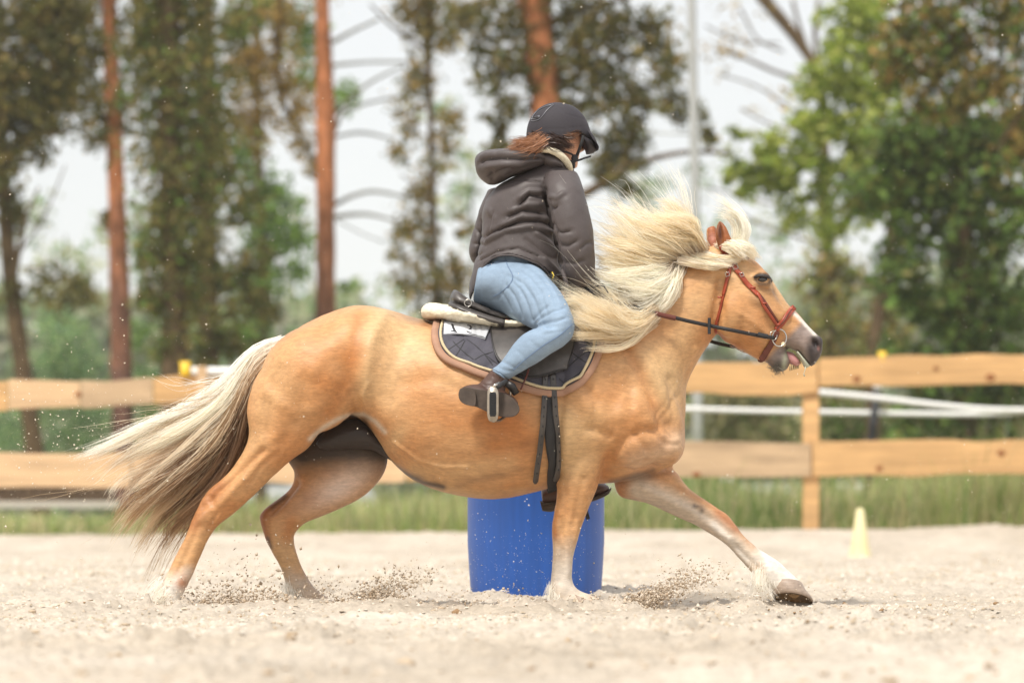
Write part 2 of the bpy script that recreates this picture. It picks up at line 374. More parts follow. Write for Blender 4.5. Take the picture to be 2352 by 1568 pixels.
wp_ = [np.clip(np.array(q) * 1.6, 0, .75) for q in (alb(186, 170, 128, .6), alb(160, 172, 92, .6), alb(196, 190, 150, .6), alb(112, 140, 70, .6))]
blades(9000, lambda r, n, y: r.uniform(-.17, .17, n) * y, lambda r, n: 34.0 + 6 * r.rand(n) ** 1.5, zf, .3, .85, .005, wp_, 15, 'weeds', 'straw coloured and green weeds sticking up out of the grass')
# ------------------------------------------------------------------ trees
LEAFK = 2.0
def leafcloud(blobs, Y, seed, depth=1.6, leaf=.075, cl=.35, k=1.0):
    if Y < 150: k = k * 3.7; cl = cl * 2.1; leaf = leaf * .82
    """blobs (px, py, rx, ry, n, palette): leaf-sized faces in sub-clumps through the crown's volume"""
    r = np.random.RandomState(seed); V = []; C = []
    for (px, py, rx, ry, n, pal) in blobs:
        n = max(6, int(n * k)); c = P(px, py, Y); sx, sz = rx * Y / F, ry * Y / F; sd = depth * (sx + sz) * .5
        m = max(3, int(n / 26))
        d = r.randn(m, 3); d /= np.linalg.norm(d, axis=1)[:, None]; d *= r.rand(m, 1) ** .45
        cc = c + d * (sx, sd, sz)
        pick = r.randint(0, m, n); sp = cl * min(sx, sz)
        q = cc[pick] + r.randn(n, 3) * (sp, sp, sp * .8) * .62
        V.append(q); pl = np.array(pal)
        tone = r.uniform(.65, 1.3, m)[pick] * r.uniform(.75, 1.25, n)
        C.append(np.clip(pl[r.randint(0, len(pl), n)] * tone[:, None] * LEAFK, 0, .6))
    q = np.concatenate(V); c = np.concatenate(C); n = len(q)
    s = leaf * r.uniform(.55, 1.35, n)
    a = r.randn(n, 3); a /= np.linalg.norm(a, axis=1)[:, None]; b = np.cross(a, r.randn(n, 3)); b /= np.linalg.norm(b, axis=1)[:, None]
    a = a * s[:, None]; b = b * s[:, None] * .62
    v = np.stack([q - a, q + b, q + a, q - b], 1).reshape(-1, 3)
    return v, np.arange(4 * n).reshape(-1, 4), np.repeat(c, 4, 0)
def trunk_mb(pts, Y, lump=.13, seed=0, n=12, ydrift=0.0):
    q = cat(pts, max(10, len(pts) * 6)); mb = MB()
    c = np.array([P(a, b, Y) for a, b, w in q]); rad = q[:, 2] * Y / F / 2
    c[:, 1] += np.linspace(ydrift, 0, len(c))
    rad = rad * (1 + lump * vnoise(c * 2.2 + seed, seed)); mb.tube(c, rad, n)
    return mb
def tree(name, label, Y, trunks, blobs, m_bark, limbs=(), m_limb=None, leaf=.075, seed=1, group=None, depth=1.6, cl=.35, k=1.0):
    a = trunks[0][-1] if trunks else (blobs[0][0], HY, 10)
    root = empty(name, (P(a[0], HY, Y)[0], Y, .0), label, 'bush' if 'bush' in name else 'tree', group)
    for i, t in enumerate(trunks): trunk_mb(t, Y, seed=seed + i).build('trunk', m_bark, root)
    for i, t in enumerate(limbs):
        Yl = Y + (R.rand() - .5) * .6
        trunk_mb(t, Yl, seed=seed + i, n=7).build('branch', m_limb or m_dark, root)
    if blobs:
        v, f, c = leafcloud(blobs, Y, seed, depth, leaf, cl, k)
        part('crown', v, f, m_leaf, root, smooth=False, col=c)
    return root
def bark(name, top, low, zlow, zhigh):
    m = mat(name, low, .9, noise=[(3, .35, (1, 1, .3)), (9, .4, (1, 1, .35))], bump=(7, 1.0, .08, (1, 1, .3)), spec=.1)
    t = m.node_tree; b = t.nodes['Principled BSDF']; rgb = [n for n in t.nodes if n.type == 'RGB'][0]
    g = t.nodes.new('ShaderNodeNewGeometry'); s = t.nodes.new('ShaderNodeSeparateXYZ'); mr = t.nodes.new('ShaderNodeMapRange')
    nz = t.nodes.new('ShaderNodeTexNoise'); nz.inputs['Scale'].default_value = 1.3; ad = t.nodes.new('ShaderNodeMath'); ad.operation = 'MULTIPLY_ADD'
    t.links.new(g.outputs['Position'], s.inputs[0]); t.links.new(g.outputs['Position'], nz.inputs['Vector'])
    ad.inputs[1].default_value = 4.5; t.links.new(nz.outputs['Fac'], ad.inputs[0]); t.links.new(s.outputs['Z'], ad.inputs[2])
    mr.inputs['From Min'].default_value = zlow + 2.2; mr.inputs['From Max'].default_value = zhigh + 2.2; t.links.new(ad.outputs[0], mr.inputs['Value'])
    mx = t.nodes.new('ShaderNodeMix'); mx.data_type = 'RGBA'; mx.inputs[6].default_value = (*low, 1); mx.inputs[7].default_value = (*top, 1)
    t.links.new(mr.outputs[0], mx.inputs[0])
    for l in list(t.links):
        if l.from_node == rgb: to = l.to_socket; t.links.remove(l); t.links.new(mx.outputs[2], to)
    return m
m_pine = bark('pine_bark', alb(192, 124, 86, .68), alb(135, 100, 88, .62), 2.8, 6.2)
m_dark = mat('dark_bark', alb(112, 92, 70, .6), .9, noise=[(2, .25), (12, .3, (1, 1, .4))], bump=(8, .8, .05, (1, 1, .3)), spec=.1)
m_twig = mat('twig_bark', alb(140, 135, 125, .6), .9, noise=(5, .2), spec=.1)
OLV = [alb(112, 106, 58, .62), alb(94, 94, 50, .6), alb(134, 118, 68, .6), alb(84, 90, 50, .6)]
PIN = [alb(106, 100, 60, .62), alb(86, 88, 56, .6), alb(134, 114, 72, .6), alb(94, 92, 60, .6)]
TAN = [alb(175, 142, 84, .62), alb(148, 124, 70, .6), alb(124, 106, 58, .6)]
HED = [alb(150, 142, 105, .6), alb(132, 130, 90, .6), alb(112, 124, 74, .6), alb(160, 150, 115, .6)]
GRN = [alb(104, 132, 62, .62), alb(88, 112, 54, .6), alb(124, 148, 72, .6), alb(78, 98, 50, .6)]
BRT = [alb(150, 158, 74, .66), alb(128, 144, 62, .64), alb(164, 170, 92, .66), alb(110, 126, 56, .6)]
DRK = [alb(80, 98, 52, .6), alb(94, 114, 58, .6), alb(62, 76, 44, .6), alb(106, 124, 64, .6)]
TEA = [alb(128, 152, 108, .6), alb(108, 136, 94, .6), alb(144, 162, 108, .6), alb(95, 122, 86, .6)]
MIS = [alb(165, 166, 136, .6), alb(150, 154, 126, .6), alb(172, 170, 146, .6)]  # distance haze is mixed into these pale leaf colours
B = lambda L, n, pal: [(x, y, rx * 1.12, ry * 1.12, int(n * rx * ry / 3600), pal) for (x, y, rx, ry) in L]

tree('pine_tree', 'slim tall pine at left whose orange bark turns purplish brown low down', 62,
     [[(238, -700, 20), (244, -120, 34), (250, 0, 36), (258, 200, 38), (266, 400, 42), (274, 650, 46), (283, 1000, 50), (288, 1192, 54)]],
     B([(190, 60, 50, 40), (150, 235, 70, 45), (215, 300, 45, 35), (300, 110, 40, 40), (120, 290, 60, 25), (290, 260, 35, 45), (180, -60, 80, 40), (290, -420, 160, 120), (190, -640, 150, 120), (250, 480, 18, 40), (330, 30, 40, 50), (200, 30, 40, 40), (110, 190, 60, 40), (240, 220, 40, 50), (160, 130, 50, 35)], 160, PIN + OLV), m_pine,
     limbs=[[(262, 262, 16), (200, 285, 13), (130, 308, 10), (60, 300, 7)], [(255, 90, 12), (190, 70, 10), (120, 90, 7)], [(250, 40, 12), (310, 60, 9), (360, 45, 6)]], seed=11)
tree('leaning_tree', 'thin dark forked tree leaning right at the left edge', 57,
     [[(-20, -300, 20), (-6, 100, 24), (5, 350, 28), (20, 600, 36), (45, 800, 40), (72, 980, 42), (98, 1192, 46)]],
     B([(30, 60, 70, 60), (0, 160, 60, 60), (60, 180, 60, 45), (110, 130, 50, 50), (20, 270, 60, 40), (70, 250, 60, 40), (130, 30, 50, 40), (20, 370, 45, 35), (50, -60, 120, 60), (-60, 300, 60, 200), (10, 440, 25, 30), (90, 60, 60, 50), (180, 110, 50, 50), (170, 180, 50, 40), (60, 330, 50, 35), (140, 20, 60, 40), (20, 500, 30, 40), (40, 680, 35, 30)], 170, OLV + PIN), m_dark,
     limbs=[[(30, 640, 20), (46, 560, 13), (60, 500, 9), (90, 430, 5)], [(0, 235, 16), (50, 265, 15), (100, 300, 13), (150, 306, 8)], [(10, 70, 10), (80, 100, 8), (220, 170, 5)], [(30, 600, 7), (100, 500, 5), (150, 380, 3)]], seed=12)
tree('evergreen_tree', 'dark olive evergreen column between the two left pines', 56,
     [[(380, -500, 30), (385, -200, 50), (392, 400, 56), (400, 700, 62), (405, 1192, 66)]],
     B([(350, 50, 55, 70), (420, 40, 70, 60), (410, 140, 80, 70), (340, 160, 45, 60), (370, 250, 60, 70), (440, 290, 60, 70), (390, 380, 75, 70), (450, 430, 60, 60), (400, 500, 75, 60), (365, 590, 50, 50), (430, 600, 60, 60), (410, 690, 60, 50), (380, 780, 40, 40), (350, 680, 35, 50), (400, -120, 120, 100), (390, -350, 120, 120)], 260, OLV + OLV + GRN[:1]), m_dark, seed=13, depth=1.0, k=.55, cl=.28)
tree('evergreen_tree', 'broad brown green evergreen just right of the dark column, trunk doubled', 60,
     [[(462, -300, 30), (470, 0, 42), (478, 600, 46), (484, 1192, 52)], [(560, 880, 12), (545, 1000, 15), (540, 1192, 18)]],
     B([(480, 100, 50, 60), (500, 200, 55, 70), (480, 360, 55, 70), (500, 300, 40, 40), (480, 530, 55, 55), (510, 640, 50, 45), (560, 640, 50, 35), (530, 720, 60, 45), (590, 700, 45, 40), (480, 780, 50, 50), (550, 790, 45, 35), (470, 860, 35, 40), (560, 40, 50, 40), (600, 590, 40, 30), (560, 480, 45, 40), (530, 420, 45, 45)], 230, OLV + OLV + GRN[1:2]), m_dark, seed=14, depth=1.0, k=.55, cl=.28)
tree('pine_tree', 'tan tipped pine bough spreading left of the bright orange trunk', 66,
     [[(640, -600, 20), (655, -200, 30), (640, 200, 14), (700, 330, 10), (735, 400, 8)]],
     B([(600, 120, 60, 45), (560, 190, 50, 45), (640, 170, 50, 45), (620, 250, 60, 45), (690, 250, 40, 50), (560, 270, 50, 40), (690, 330, 35, 35), (640, 40, 50, 40), (715, 370, 22, 30), (600, 330, 30, 30), (650, -90, 120, 80)], 120, TAN), m_dark, seed=15)
tree('birch_tree', 'fresh green leafy tree showing through behind the two left pines', 78,
     [[(600, -300, 16), (590, 200, 20), (600, 600, 26), (598, 1192, 32)]],
     B([(540, 60, 50, 40), (690, 80, 40, 60), (620, 20, 50, 35), (700, 180, 30, 50), (540, 330, 40, 50), (570, 400, 45, 45), (590, 470, 45, 45), (640, 450, 40, 40), (640, 540, 60, 45), (690, 560, 40, 35), (590, 560, 40, 45), (660, 620, 35, 30), (335, 540, 28, 40), (325, 610, 25, 40), (565, 760, 45, 40), (620, 660, 40, 35), (800, 230, 30, 35), (795, 660, 22, 18), (610, -120, 130, 90)], 170, GRN), m_dark, seed=16, leaf=.09)
tree('pine_tree', 'bare lower pine trunk, bright orange above, left of the rider', 60,
     [[(734, -700, 22), (738, -150, 30), (740, 0, 34), (744, 150, 38), (748, 300, 45), (748, 500, 43), (748, 700, 46), (746, 1192, 54)]],
     B([(740, -500, 200, 100), (700, -650, 160, 80)], 100, PIN), m_pine,
     limbs=[[(762, 98, 11), (815, 70, 8), (872, 44, 6)], [(764, 150, 9), (850, 143, 7), (932, 143, 6)], [(768, 262, 10), (795, 236, 8), (850, 190, 7), (932, 150, 5)],
            [(768, 300, 11), (790, 258, 9), (850, 236, 7), (925, 222, 6)], [(766, 315, 7), (830, 305, 7), (905, 320, 5)], [(766, 472, 11), (810, 450, 9), (860, 440, 8), (940, 455, 6)],
            [(766, 498, 11), (840, 492, 9), (920, 510, 5)], [(772, 505, 4), (840, 540, 3), (900, 560, 3)], [(732, 380, 12), (712, 350, 10), (690, 312, 8)]], seed=17, m_limb=m_twig)
tree('pine_tree', 'drooping brown green pine crown left of the rider head', 66,
     [[(1010, -500, 26), (1000, -100, 28), (985, 100, 16), (990, 300, 14), (1000, 700, 18), (1005, 1192, 30)]],
     B([(930, 25, 60, 30), (990, 30, 60, 40), (975, 95, 50, 45), (965, 165, 38, 45), (1025, 90, 40, 40), (955, 230, 34, 40), (935, 290, 28, 35), (925, 350, 26, 35), (1015, 320, 34, 45), (990, 390, 34, 45), (960, 455, 38, 45), (935, 540, 38, 50), (920, 620, 32, 45), (985, 560, 32, 50), (960, 660, 45, 45), (1015, 640, 40, 45), (1050, 590, 25, 60), (1065, 520, 18, 40), (1060, 670, 35, 35), (1000, 720, 60, 30), (1040, 270, 26, 45), (960, -80, 120, 70)], 190, TAN + OLV), m_dark,
     limbs=[[(985, 120, 9), (900, 60, 7), (850, 10, 5)], [(1005, 470, 6), (960, 430, 5), (920, 400, 4)]], seed=18, depth=1.1, k=.65, cl=.3)
tree('pine_tree', 'big reddish pine trunk behind the helmet with a spreading crown', 55,
     [[(1200, -600, 50), (1215, -100, 68), (1238, 100, 74), (1262, 300, 80), (1280, 700, 88), (1290, 1192, 100)]],
     B([(1150, 50, 55, 55), (1180, 140, 55, 50), (1120, 190, 35, 35), (1100, 15, 45, 30), (1060, 60, 40, 40), (1090, 120, 35, 40), (1140, 330, 30, 40), (1230, 60, 45, 45), (1270, 130, 40, 45), (1210, 160, 35, 40), (1290, 220, 35, 40), (1360, 120, 50, 50), (1420, 230, 50, 50), (1340, 260, 40, 50), (1520, 60, 45, 50), (1180, 240, 40, 40), (1150, 290, 40, 25), (1255, 180, 35, 60), (1330, 50, 55, 60), (1410, 50, 50, 60), (1390, 170, 50, 50), (1460, 100, 45, 45), (1530, 170, 45, 50), (1480, 210, 40, 35), (1550, 250, 40, 35), (1470, 300, 40, 35), (1420, 320, 45, 40), (1385, 370, 40, 45), (1420, 425, 50, 30), (1335, 150, 40, 50), (1600, 250, 30, 35), (1625, 320, 22, 35), (1440, 380, 35, 30), (1230, 20, 40, 40), (1300, -120, 200, 90)], 200, PIN + OLV), m_pine,
     limbs=[[(1300, 470, 26), (1370, 430, 22), (1430, 392, 19), (1500, 365, 15), (1580, 350, 11), (1680, 352, 8)], [(1260, 60, 20), (1340, 20, 14), (1440, 0, 9)], [(1290, 300, 14), (1400, 250, 9), (1520, 180, 6)]], seed=19, depth=1.2, k=.6, cl=.28)
tree('bare_tree', 'leafless twiggy tree with dark boughs right of the tall mast', 72,
     [[(1690, -300, 40), (1745, -20, 34), (1795, 45, 30), (1845, 110, 26), (1880, 180, 20), (1895, 400, 26), (1905, 1192, 40)]],
     B([(1640, 130, 50, 50), (1700, 60, 45, 45), (1660, 10, 40, 20), (1780, 240, 45, 40)], 22, TAN), m_dark,
     limbs=[[(1640, 115, 7), (1700, 130, 8), (1780, 165, 9), (1860, 190, 10)], [(1700, 20, 6), (1740, 90, 5), (1800, 120, 6)], [(1820, 0, 9), (1835, 60, 9), (1860, 130, 12)], [(1650, 170, 4), (1740, 200, 5), (1830, 260, 6)], [(1700, 250, 4), (1780, 290, 5), (1860, 300, 6)], [(1880, 0, 12), (1872, 80, 12), (1880, 160, 14)], [(1620, 60, 4), (1700, 95, 4), (1790, 100, 5)], [(1680, 480, 4), (1760, 520, 5), (1880, 560, 7)], [(1620, 430, 4), (1720, 455, 5), (1890, 500, 7)]], seed=20)
tree('oak_tree', 'bright yellow green leafy tree right of the mast', 58,
     [[(2010, 300, 14), (2050, 480, 26), (2045, 560, 30), (2030, 640, 28), (2010, 800, 32), (2005, 1192, 40)]],
     B([(1960, 60, 60, 50), (1930, 130, 60, 55), (1890, 210, 55, 45), (1960, 220, 60, 50), (1850, 280, 60, 40), (1920, 310, 70, 45), (1790, 330, 50, 35), (1730, 370, 42, 35), (1690, 380, 28, 45), (1850, 370, 65, 40), (1920, 400, 60, 40), (1800, 420, 45, 30), (1720, 440, 30, 25), (1990, 130, 40, 60), (2020, 260, 60, 60), (1880, 450, 45, 30), (1830, 490, 40, 40), (1700, 310, 25, 20), (1980, 380, 60, 60), (2040, 160, 60, 60), (2010, 30, 60, 50), (1900, 520, 45, 35), (1960, 480, 50, 45), (1760, 400, 50, 40)], 210, BRT), m_dark,
     limbs=[[(2040, 470, 14), (1940, 400, 10), (1820, 350, 7), (1720, 350, 5)]], seed=21, leaf=.085, depth=1.1, k=.6, cl=.25)
tree('oak_tree', 'huge dark green leafy tree filling the right edge above the fence', 52,
     [[(2205, 200, 40), (2212, 600, 46), (2215, 900, 52), (2222, 1192, 60)], [(2140, 420, 14), (2170, 470, 20), (2205, 540, 26)]],
     B([(2060, 330, 60, 60), (2130, 330, 60, 60), (2080, 420, 60, 50), (2150, 420, 60, 50), (2210, 330, 60, 70), (2280, 400, 60, 60), (2330, 300, 60, 80), (2030, 480, 50, 40), (2090, 560, 45, 35), (2230, 480, 70, 55), (2310, 520, 60, 60), (2180, 560, 60, 45), (2270, 620, 80, 60), (2190, 680, 60, 60), (2330, 720, 60, 70), (2140, 720, 45, 45), (2250, 760, 80, 60), (2180, 820, 70, 60), (2320, 860, 60, 70), (2120, 880, 55, 50), (2240, 900, 80, 60), (2330, 980, 60, 60), (2180, 990, 70, 50), (2270, 1030, 70, 40), (2090, 990, 50, 45), (2060, 620, 50, 60), (2100, 680, 50, 50), (2120, 480, 60, 60), (2340, 440, 50, 60), (2040, 400, 60, 60), (2000, 440, 50, 50), (2240, 300, 70, 60), (2060, 820, 50, 50)], 200, DRK + GRN + OLV[:2]), m_dark, seed=22, leaf=.085, depth=1.0, k=.62, cl=.25)
tree('pine_tree', 'brown tinged pine crown in the top right corner', 49,
     [[(2400, -400, 40), (2420, 100, 50), (2440, 1192, 70)]],
     B([(2080, 60, 60, 55), (2150, 40, 60, 50), (2140, 140, 60, 55), (2060, 150, 45, 50), (2220, 120, 60, 55), (2220, 210, 60, 50), (2290, 60, 60, 60), (2300, 190, 60, 60), (2340, 320, 45, 70), (2130, 230, 60, 45), (2200, -60, 160, 60), (2420, 0, 100, 300)], 170, OLV + TAN + GRN[:2]), m_dark,
     limbs=[[(2420, 100, 20), (2340, 260, 12), (2290, 350, 8)]], seed=23, depth=1.0, k=.75, cl=.28)
tree('pine_tree', 'pale olive young pine behind the horse nose', 64,
     [[(1905, 500, 12), (1910, 800, 18), (1915, 1192, 24)]],
     B([(1880, 580, 40, 40), (1920, 610, 38, 35), (1870, 650, 45, 40), (1930, 680, 45, 40), (1985, 640, 35, 40), (1880, 730, 50, 40), (1950, 750, 55, 40), (2020, 700, 40, 40), (1850, 800, 50, 40), (1930, 830, 60, 45), (2010, 790, 50, 50), (2060, 760, 35, 50), (1970, 900, 60, 45), (1880, 890, 50, 40)], 190, TAN + OLV + BRT[1:3] + HED), m_dark, seed=24, depth=1.1, k=.7, cl=.3)
# bushes
HED_ = [alb(150, 142, 105, .6), alb(132, 130, 90, .6), alb(112, 124, 74, .6), alb(160, 150, 115, .6)]
for i, (lab, L, pal, Y) in enumerate([
    ('olive bush behind the fence left of the right post', [(1620, 960, 60, 50), (1700, 950, 60, 50), (1780, 950, 60, 50), (1660, 1020, 70, 40), (1760, 1020, 70, 40), (1700, 900, 80, 40), (1840, 1000, 50, 50)], HED, 66),
    ('green bush behind the fence between right post and black stake', [(1920, 960, 50, 45), (1980, 970, 50, 45), (1940, 1030, 60, 40), (2030, 1010, 45, 45), (1900, 1090, 60, 35)], GRN + HED, 60),
    ('low leafy bush beside the parked white car', [(1620, 1130, 40, 35), (1660, 1150, 40, 30), (1600, 1160, 35, 25), (1700, 1165, 40, 25)], BRT + GRN, 46),
    ('shaded brown green undergrowth below the big right tree', [(2080, 1090, 60, 35), (2160, 1080, 60, 35), (2240, 1090, 60, 35), (2330, 1080, 60, 35), (2120, 1130, 60, 30), (2300, 1130, 80, 25)], HED + OLV, 52),
    ('misty teal green bush between left pine and leaning tree', [(130, 740, 55, 45), (170, 800, 65, 50), (110, 850, 55, 50), (200, 870, 55, 50), (150, 930, 70, 50), (230, 960, 60, 50), (40, 930, 50, 60), (20, 1010, 60, 50), (160, 1020, 80, 45)], TEA, 84),
    ('green bush right of the left pine base', [(320, 760, 30, 40), (340, 860, 40, 50), (340, 940, 45, 50), (380, 980, 50, 50), (450, 960, 50, 45), (330, 1020, 60, 40), (430, 1030, 50, 30)], GRN + TEA, 74),
    ('brown green bush low between the left trunks and the horse rump', [(520, 880, 60, 40), (600, 850, 40, 35), (560, 950, 60, 50), (640, 900, 45, 40)], OLV + TEA, 80),
    ('hanging brown shrub left of the first pine', [(110, 640, 40, 30), (160, 650, 40, 35), (130, 690, 55, 30), (190, 680, 30, 30)], OLV, 70)]):
    tree('bush', lab, Y, [], B(L, 150, pal), m_dark, seed=40 + i, leaf=.08, depth=1.0)
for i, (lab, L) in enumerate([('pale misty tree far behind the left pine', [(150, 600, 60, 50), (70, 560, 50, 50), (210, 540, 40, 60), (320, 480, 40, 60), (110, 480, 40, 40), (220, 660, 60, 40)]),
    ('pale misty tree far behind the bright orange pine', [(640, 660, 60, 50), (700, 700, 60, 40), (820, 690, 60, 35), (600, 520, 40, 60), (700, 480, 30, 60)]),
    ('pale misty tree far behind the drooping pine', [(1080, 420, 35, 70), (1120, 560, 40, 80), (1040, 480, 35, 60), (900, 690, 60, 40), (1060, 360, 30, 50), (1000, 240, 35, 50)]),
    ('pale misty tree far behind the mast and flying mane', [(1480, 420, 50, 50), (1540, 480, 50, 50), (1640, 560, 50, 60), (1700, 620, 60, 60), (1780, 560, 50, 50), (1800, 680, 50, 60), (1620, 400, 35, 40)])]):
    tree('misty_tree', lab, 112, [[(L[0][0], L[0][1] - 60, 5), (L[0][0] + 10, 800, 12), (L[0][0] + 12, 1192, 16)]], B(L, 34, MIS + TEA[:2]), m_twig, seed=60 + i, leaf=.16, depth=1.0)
# the far wood, one mass, its mist put into the leaf colour
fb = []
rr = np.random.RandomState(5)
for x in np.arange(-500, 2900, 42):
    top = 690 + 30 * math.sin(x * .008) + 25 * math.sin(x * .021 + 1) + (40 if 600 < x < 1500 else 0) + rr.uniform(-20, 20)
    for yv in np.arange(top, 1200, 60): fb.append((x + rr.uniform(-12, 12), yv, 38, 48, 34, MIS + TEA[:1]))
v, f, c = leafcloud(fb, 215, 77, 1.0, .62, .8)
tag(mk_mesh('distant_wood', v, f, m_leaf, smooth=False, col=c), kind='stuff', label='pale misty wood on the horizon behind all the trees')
# solid ground of the far wood, a low wooded hill
hv = []; hf = []; n = 60
for i in range(n + 1):
    x = -130 + 260 * i / n; t = 9.5 + 1.3 * math.sin(i * .7) + .8 * math.sin(i * 1.9)
    hv += [(x, 214, -.5), (x, 222, t * .75), (x, 235, t), (x, 300, t)]
for i in range(n):
    for k in range(3): a = 4 * i + k; hf.append((a, a + 4, a + 5, a + 1))
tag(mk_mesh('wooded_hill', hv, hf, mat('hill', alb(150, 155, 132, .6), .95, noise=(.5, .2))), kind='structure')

# ------------------------------------------------------------------ the fence
m_wood = mat('fence_wood', alb(222, 178, 124, .74), .75, noise=[(1.1, .18, (1, 1, 3)), (5, .22, (.25, 1, 4)), (30, .08, (.1, 1, 5))], bump=(22, .4, .01, (.15, 1, 4)), spec=.25)
m_wood2 = mat('fence_wood_pale', alb(228, 192, 150, .76), .75, noise=[(1.3, .16, (1, 1, 3)), (5, .2, (.25, 1, 4)), (30, .08, (.1, 1, 5))], bump=(22, .4, .01, (.15, 1, 4)), spec=.25)
m_wood3 = mat('fence_wood_weathered', alb(212, 182, 146, .7), .8, noise=[(1.5, .2, (1, 1, 3)), (6, .25, (.25, 1, 4))], bump=(22, .4, .01, (.15, 1, 4)), spec=.2)
m_knot = mat('knot', alb(165, 100, 50, .6), .8)
FY = 34.0
fence = empty('wooden_fence', (0, FY, .1), 'two board paddock fence of raw honey coloured planks behind the arena', 'fence')
def board(x0, x1, t0, b0, t1, b1, y, m, seed):
    n = 40; r = []
    for i in range(n):
        u = i / (n - 1); x = x0 + (x1 - x0) * u
        w1 = vnoise(np.array([(x * .012, seed, 0)]), seed)[0] * 5; w2 = vnoise(np.array([(x * .010, seed, 5)]), seed)[0] * 6
        A = P(x, t0 + (t1 - t0) * u + w1, y); Bt = P(x, b0 + (b1 - b0) * u + w2, y); th = .019
        ins = .004
        r.append(np.array([A + (0, -th, -ins), A + (0, th, 0), Bt + (0, th, 0), Bt + (0, -th, ins)]))
    o = MB().rings(r).build('board', m, fence, smooth=False); return o
for k, (x0, x1, t0, b0, t1, b1, m) in enumerate([
    (-420, 18, 880, 950, 872, 942, m_wood), (20, 184, 872, 940, 872, 936, m_wood2), (186, 351, 872, 936, 868, 932, m_wood3), (353, 456, 868, 930, 864, 926, m_wood), (460, 930, 864, 926, 856, 918, m_wood),
    (934, 1396, 855, 917, 838, 908, m_wood2), (1400, 1877, 834, 906, 833, 903, m_wood), (1881, 2760, 822, 887, 808, 880, m_wood),
    (-420, 300, 1042, 1120, 1040, 1116, m_wood2), (304, 930, 1040, 1114, 1034, 1106, m_wood2), (934, 1396, 1034, 1104, 1020, 1098, m_wood), (1400, 1862, 1016, 1096, 1014, 1094, m_wood3), (1866, 2760, 1012, 1092, 1008, 1088, m_wood)]):
    board(x0, x1, t0, b0, t1, b1, FY - .075 - .0 * k, m, k * 7 + 3)
for (x, top, w) in ((-70, 850, 36), (457, 842, 34), (1165, 850, 36), (1862, 838, 38), (2420, 815, 38)):
    mb = MB(); a = P(x, top, FY); w_ = w * FY / F
    mb.box((a[0], FY, (a[2] - .15) / 2), (w_, .11, a[2] + .15)); o = mb.build('post', m_wood, fence, smooth=False)
    pass
    b = o.modifiers.new('b', 'BEVEL'); b.width = .012; b.segments = 2
a = P(464, 840, FY - .13); MB().box((a[0], FY - .13, (a[2] + P(464, 945, FY)[2]) / 2), (.085, .03, a[2] - P(464, 945, FY)[2])).build('batten', m_wood2, fence, smooth=False)
for (x, y, r) in ((1968, 870, 7), (2275, 866, 8), (2300, 1040, 7), (2020, 1075, 6), (1600, 1090, 7), (1500, 1040, 6), (180, 905, 6), (420, 1080, 6), (2150, 846, 5)):
    c = P(x, y, FY - .097); s = r * FY / F
    MB().ell(c, (s * 1.4, .006, s), 10, 6).build('knot', m_knot, fence)
m_white = mat('white_tape', (.8, .8, .78), .6)
m_yel = mat('yellow_plastic', alb(250, 205, 40, .8), .4)
for (x, y, s) in ((425, 848, 14), (2026, 821, 11)):
    c = P(x, y, FY - .11 + (.05 if x > 2000 else 0)); q = s * FY / F; mb = MB()
    mb.tube([c + (0, 0, -q * 1.2), c + (0, 0, -q * .3), c + (0, 0, -.001), c + (0, 0, q)], [q * .6, q * .95, q * .7, q * .9], 12, up=(0, 1, 0))
    mb.tube([c + (-q * .9, -.0, q), c + (q * .9, 0, q)], q * .28, 8)
    mb.tube([c + (0, .05, -q * .2), c + (0, -.02, -q * .2)], q * .35, 8, up=(0, 0, 1))
    tag(mb.build('tape_insulator', m_yel), 'yellow insulator ' + ('beside the left post of the top fence board' if x < 1000 else 'above the top board at the right'), 'insulator', 'yellow insulators on the fence')
a, b = P(440, 852, FY - .1), P(600, 852, FY - .1)
pr = MB(); pr.tube([a, a + (.12, 0, 0), b - (.1, 0, 0), b], [.036, .034, .034, .036], 12, up=(0, 0, 1)); tag(pr.build('white_pipe', m_white), 'white pipe lying on the top board behind the tail', 'pipe')
# electric tape fence behind
tf = empty('tape_fence', (P(2000, HY, 35.8)[0], 35.8, .1), 'white electric tape strung on a black stake behind the right boards', 'fence')
def tape(pts, w, Y, m=m_white, name='tape'):
    q = cat(pts, 30); r = []
    for (x, y) in q:
        c = P(x, y, Y); h = w * Y / F / 2; r.append(np.array([c + (0, -.003, h), c + (0, .003, h), c + (0, .003, -h), c + (0, -.003, -h)]))
    return MB().rings(r).build(name, m, tf)
tape([(1878, 900), (2000, 912), (2150, 930), (2280, 941), (2420, 942)], 14, 35.6)
tape([(1560, 938), (1720, 943), (1880, 946), (2100, 950), (2280, 950), (2420, 938)], 12, 35.95)
tape([(2318, 950), (2313, 985), (2308, 1030), (2300, 1090)], 5, 36.0)
m_black = mat('black_plastic', (.008, .01, .012), .6)
MB().tube([P(2014, 893, 35.8), P(2002, 1010, 35.8), P(1984, 1200, 35.8)], .036, 10).build('stake', m_black, tf)
MB().tube([P(2014.5, 895, 35.8), P(2015, 884, 35.8), P(2015.5, 876, 35.8)], [.036, .042, .02], 10).build('stake_cap', m_white, tf)
# mast
m_metal = mat('grey_metal', alb(205, 205, 205, .7), .5, metal=.3, noise=(3, .08))
mast = empty('lamp_mast', (P(1602, HY, 48)[0], 48, .1), 'tall thin grey metal mast behind the flying mane', 'mast')
MB().tube([P(1583, -500, 48), P(1588, 0, 48), P(1595, 350, 48), P(1602, 900, 48), P(1604, 1195, 48)], [.05, .056, .06, .066, .07], 12).build('pole', m_metal, mast)
MB().tube([P(1500, 305, 48), P(1588, 308, 48)], .014, 8).build('wire', m_metal, mast)
MB().tube([P(1578, 26, 48), P(1600, 28, 48)], .02, 8).build('bracket', m_metal, mast)
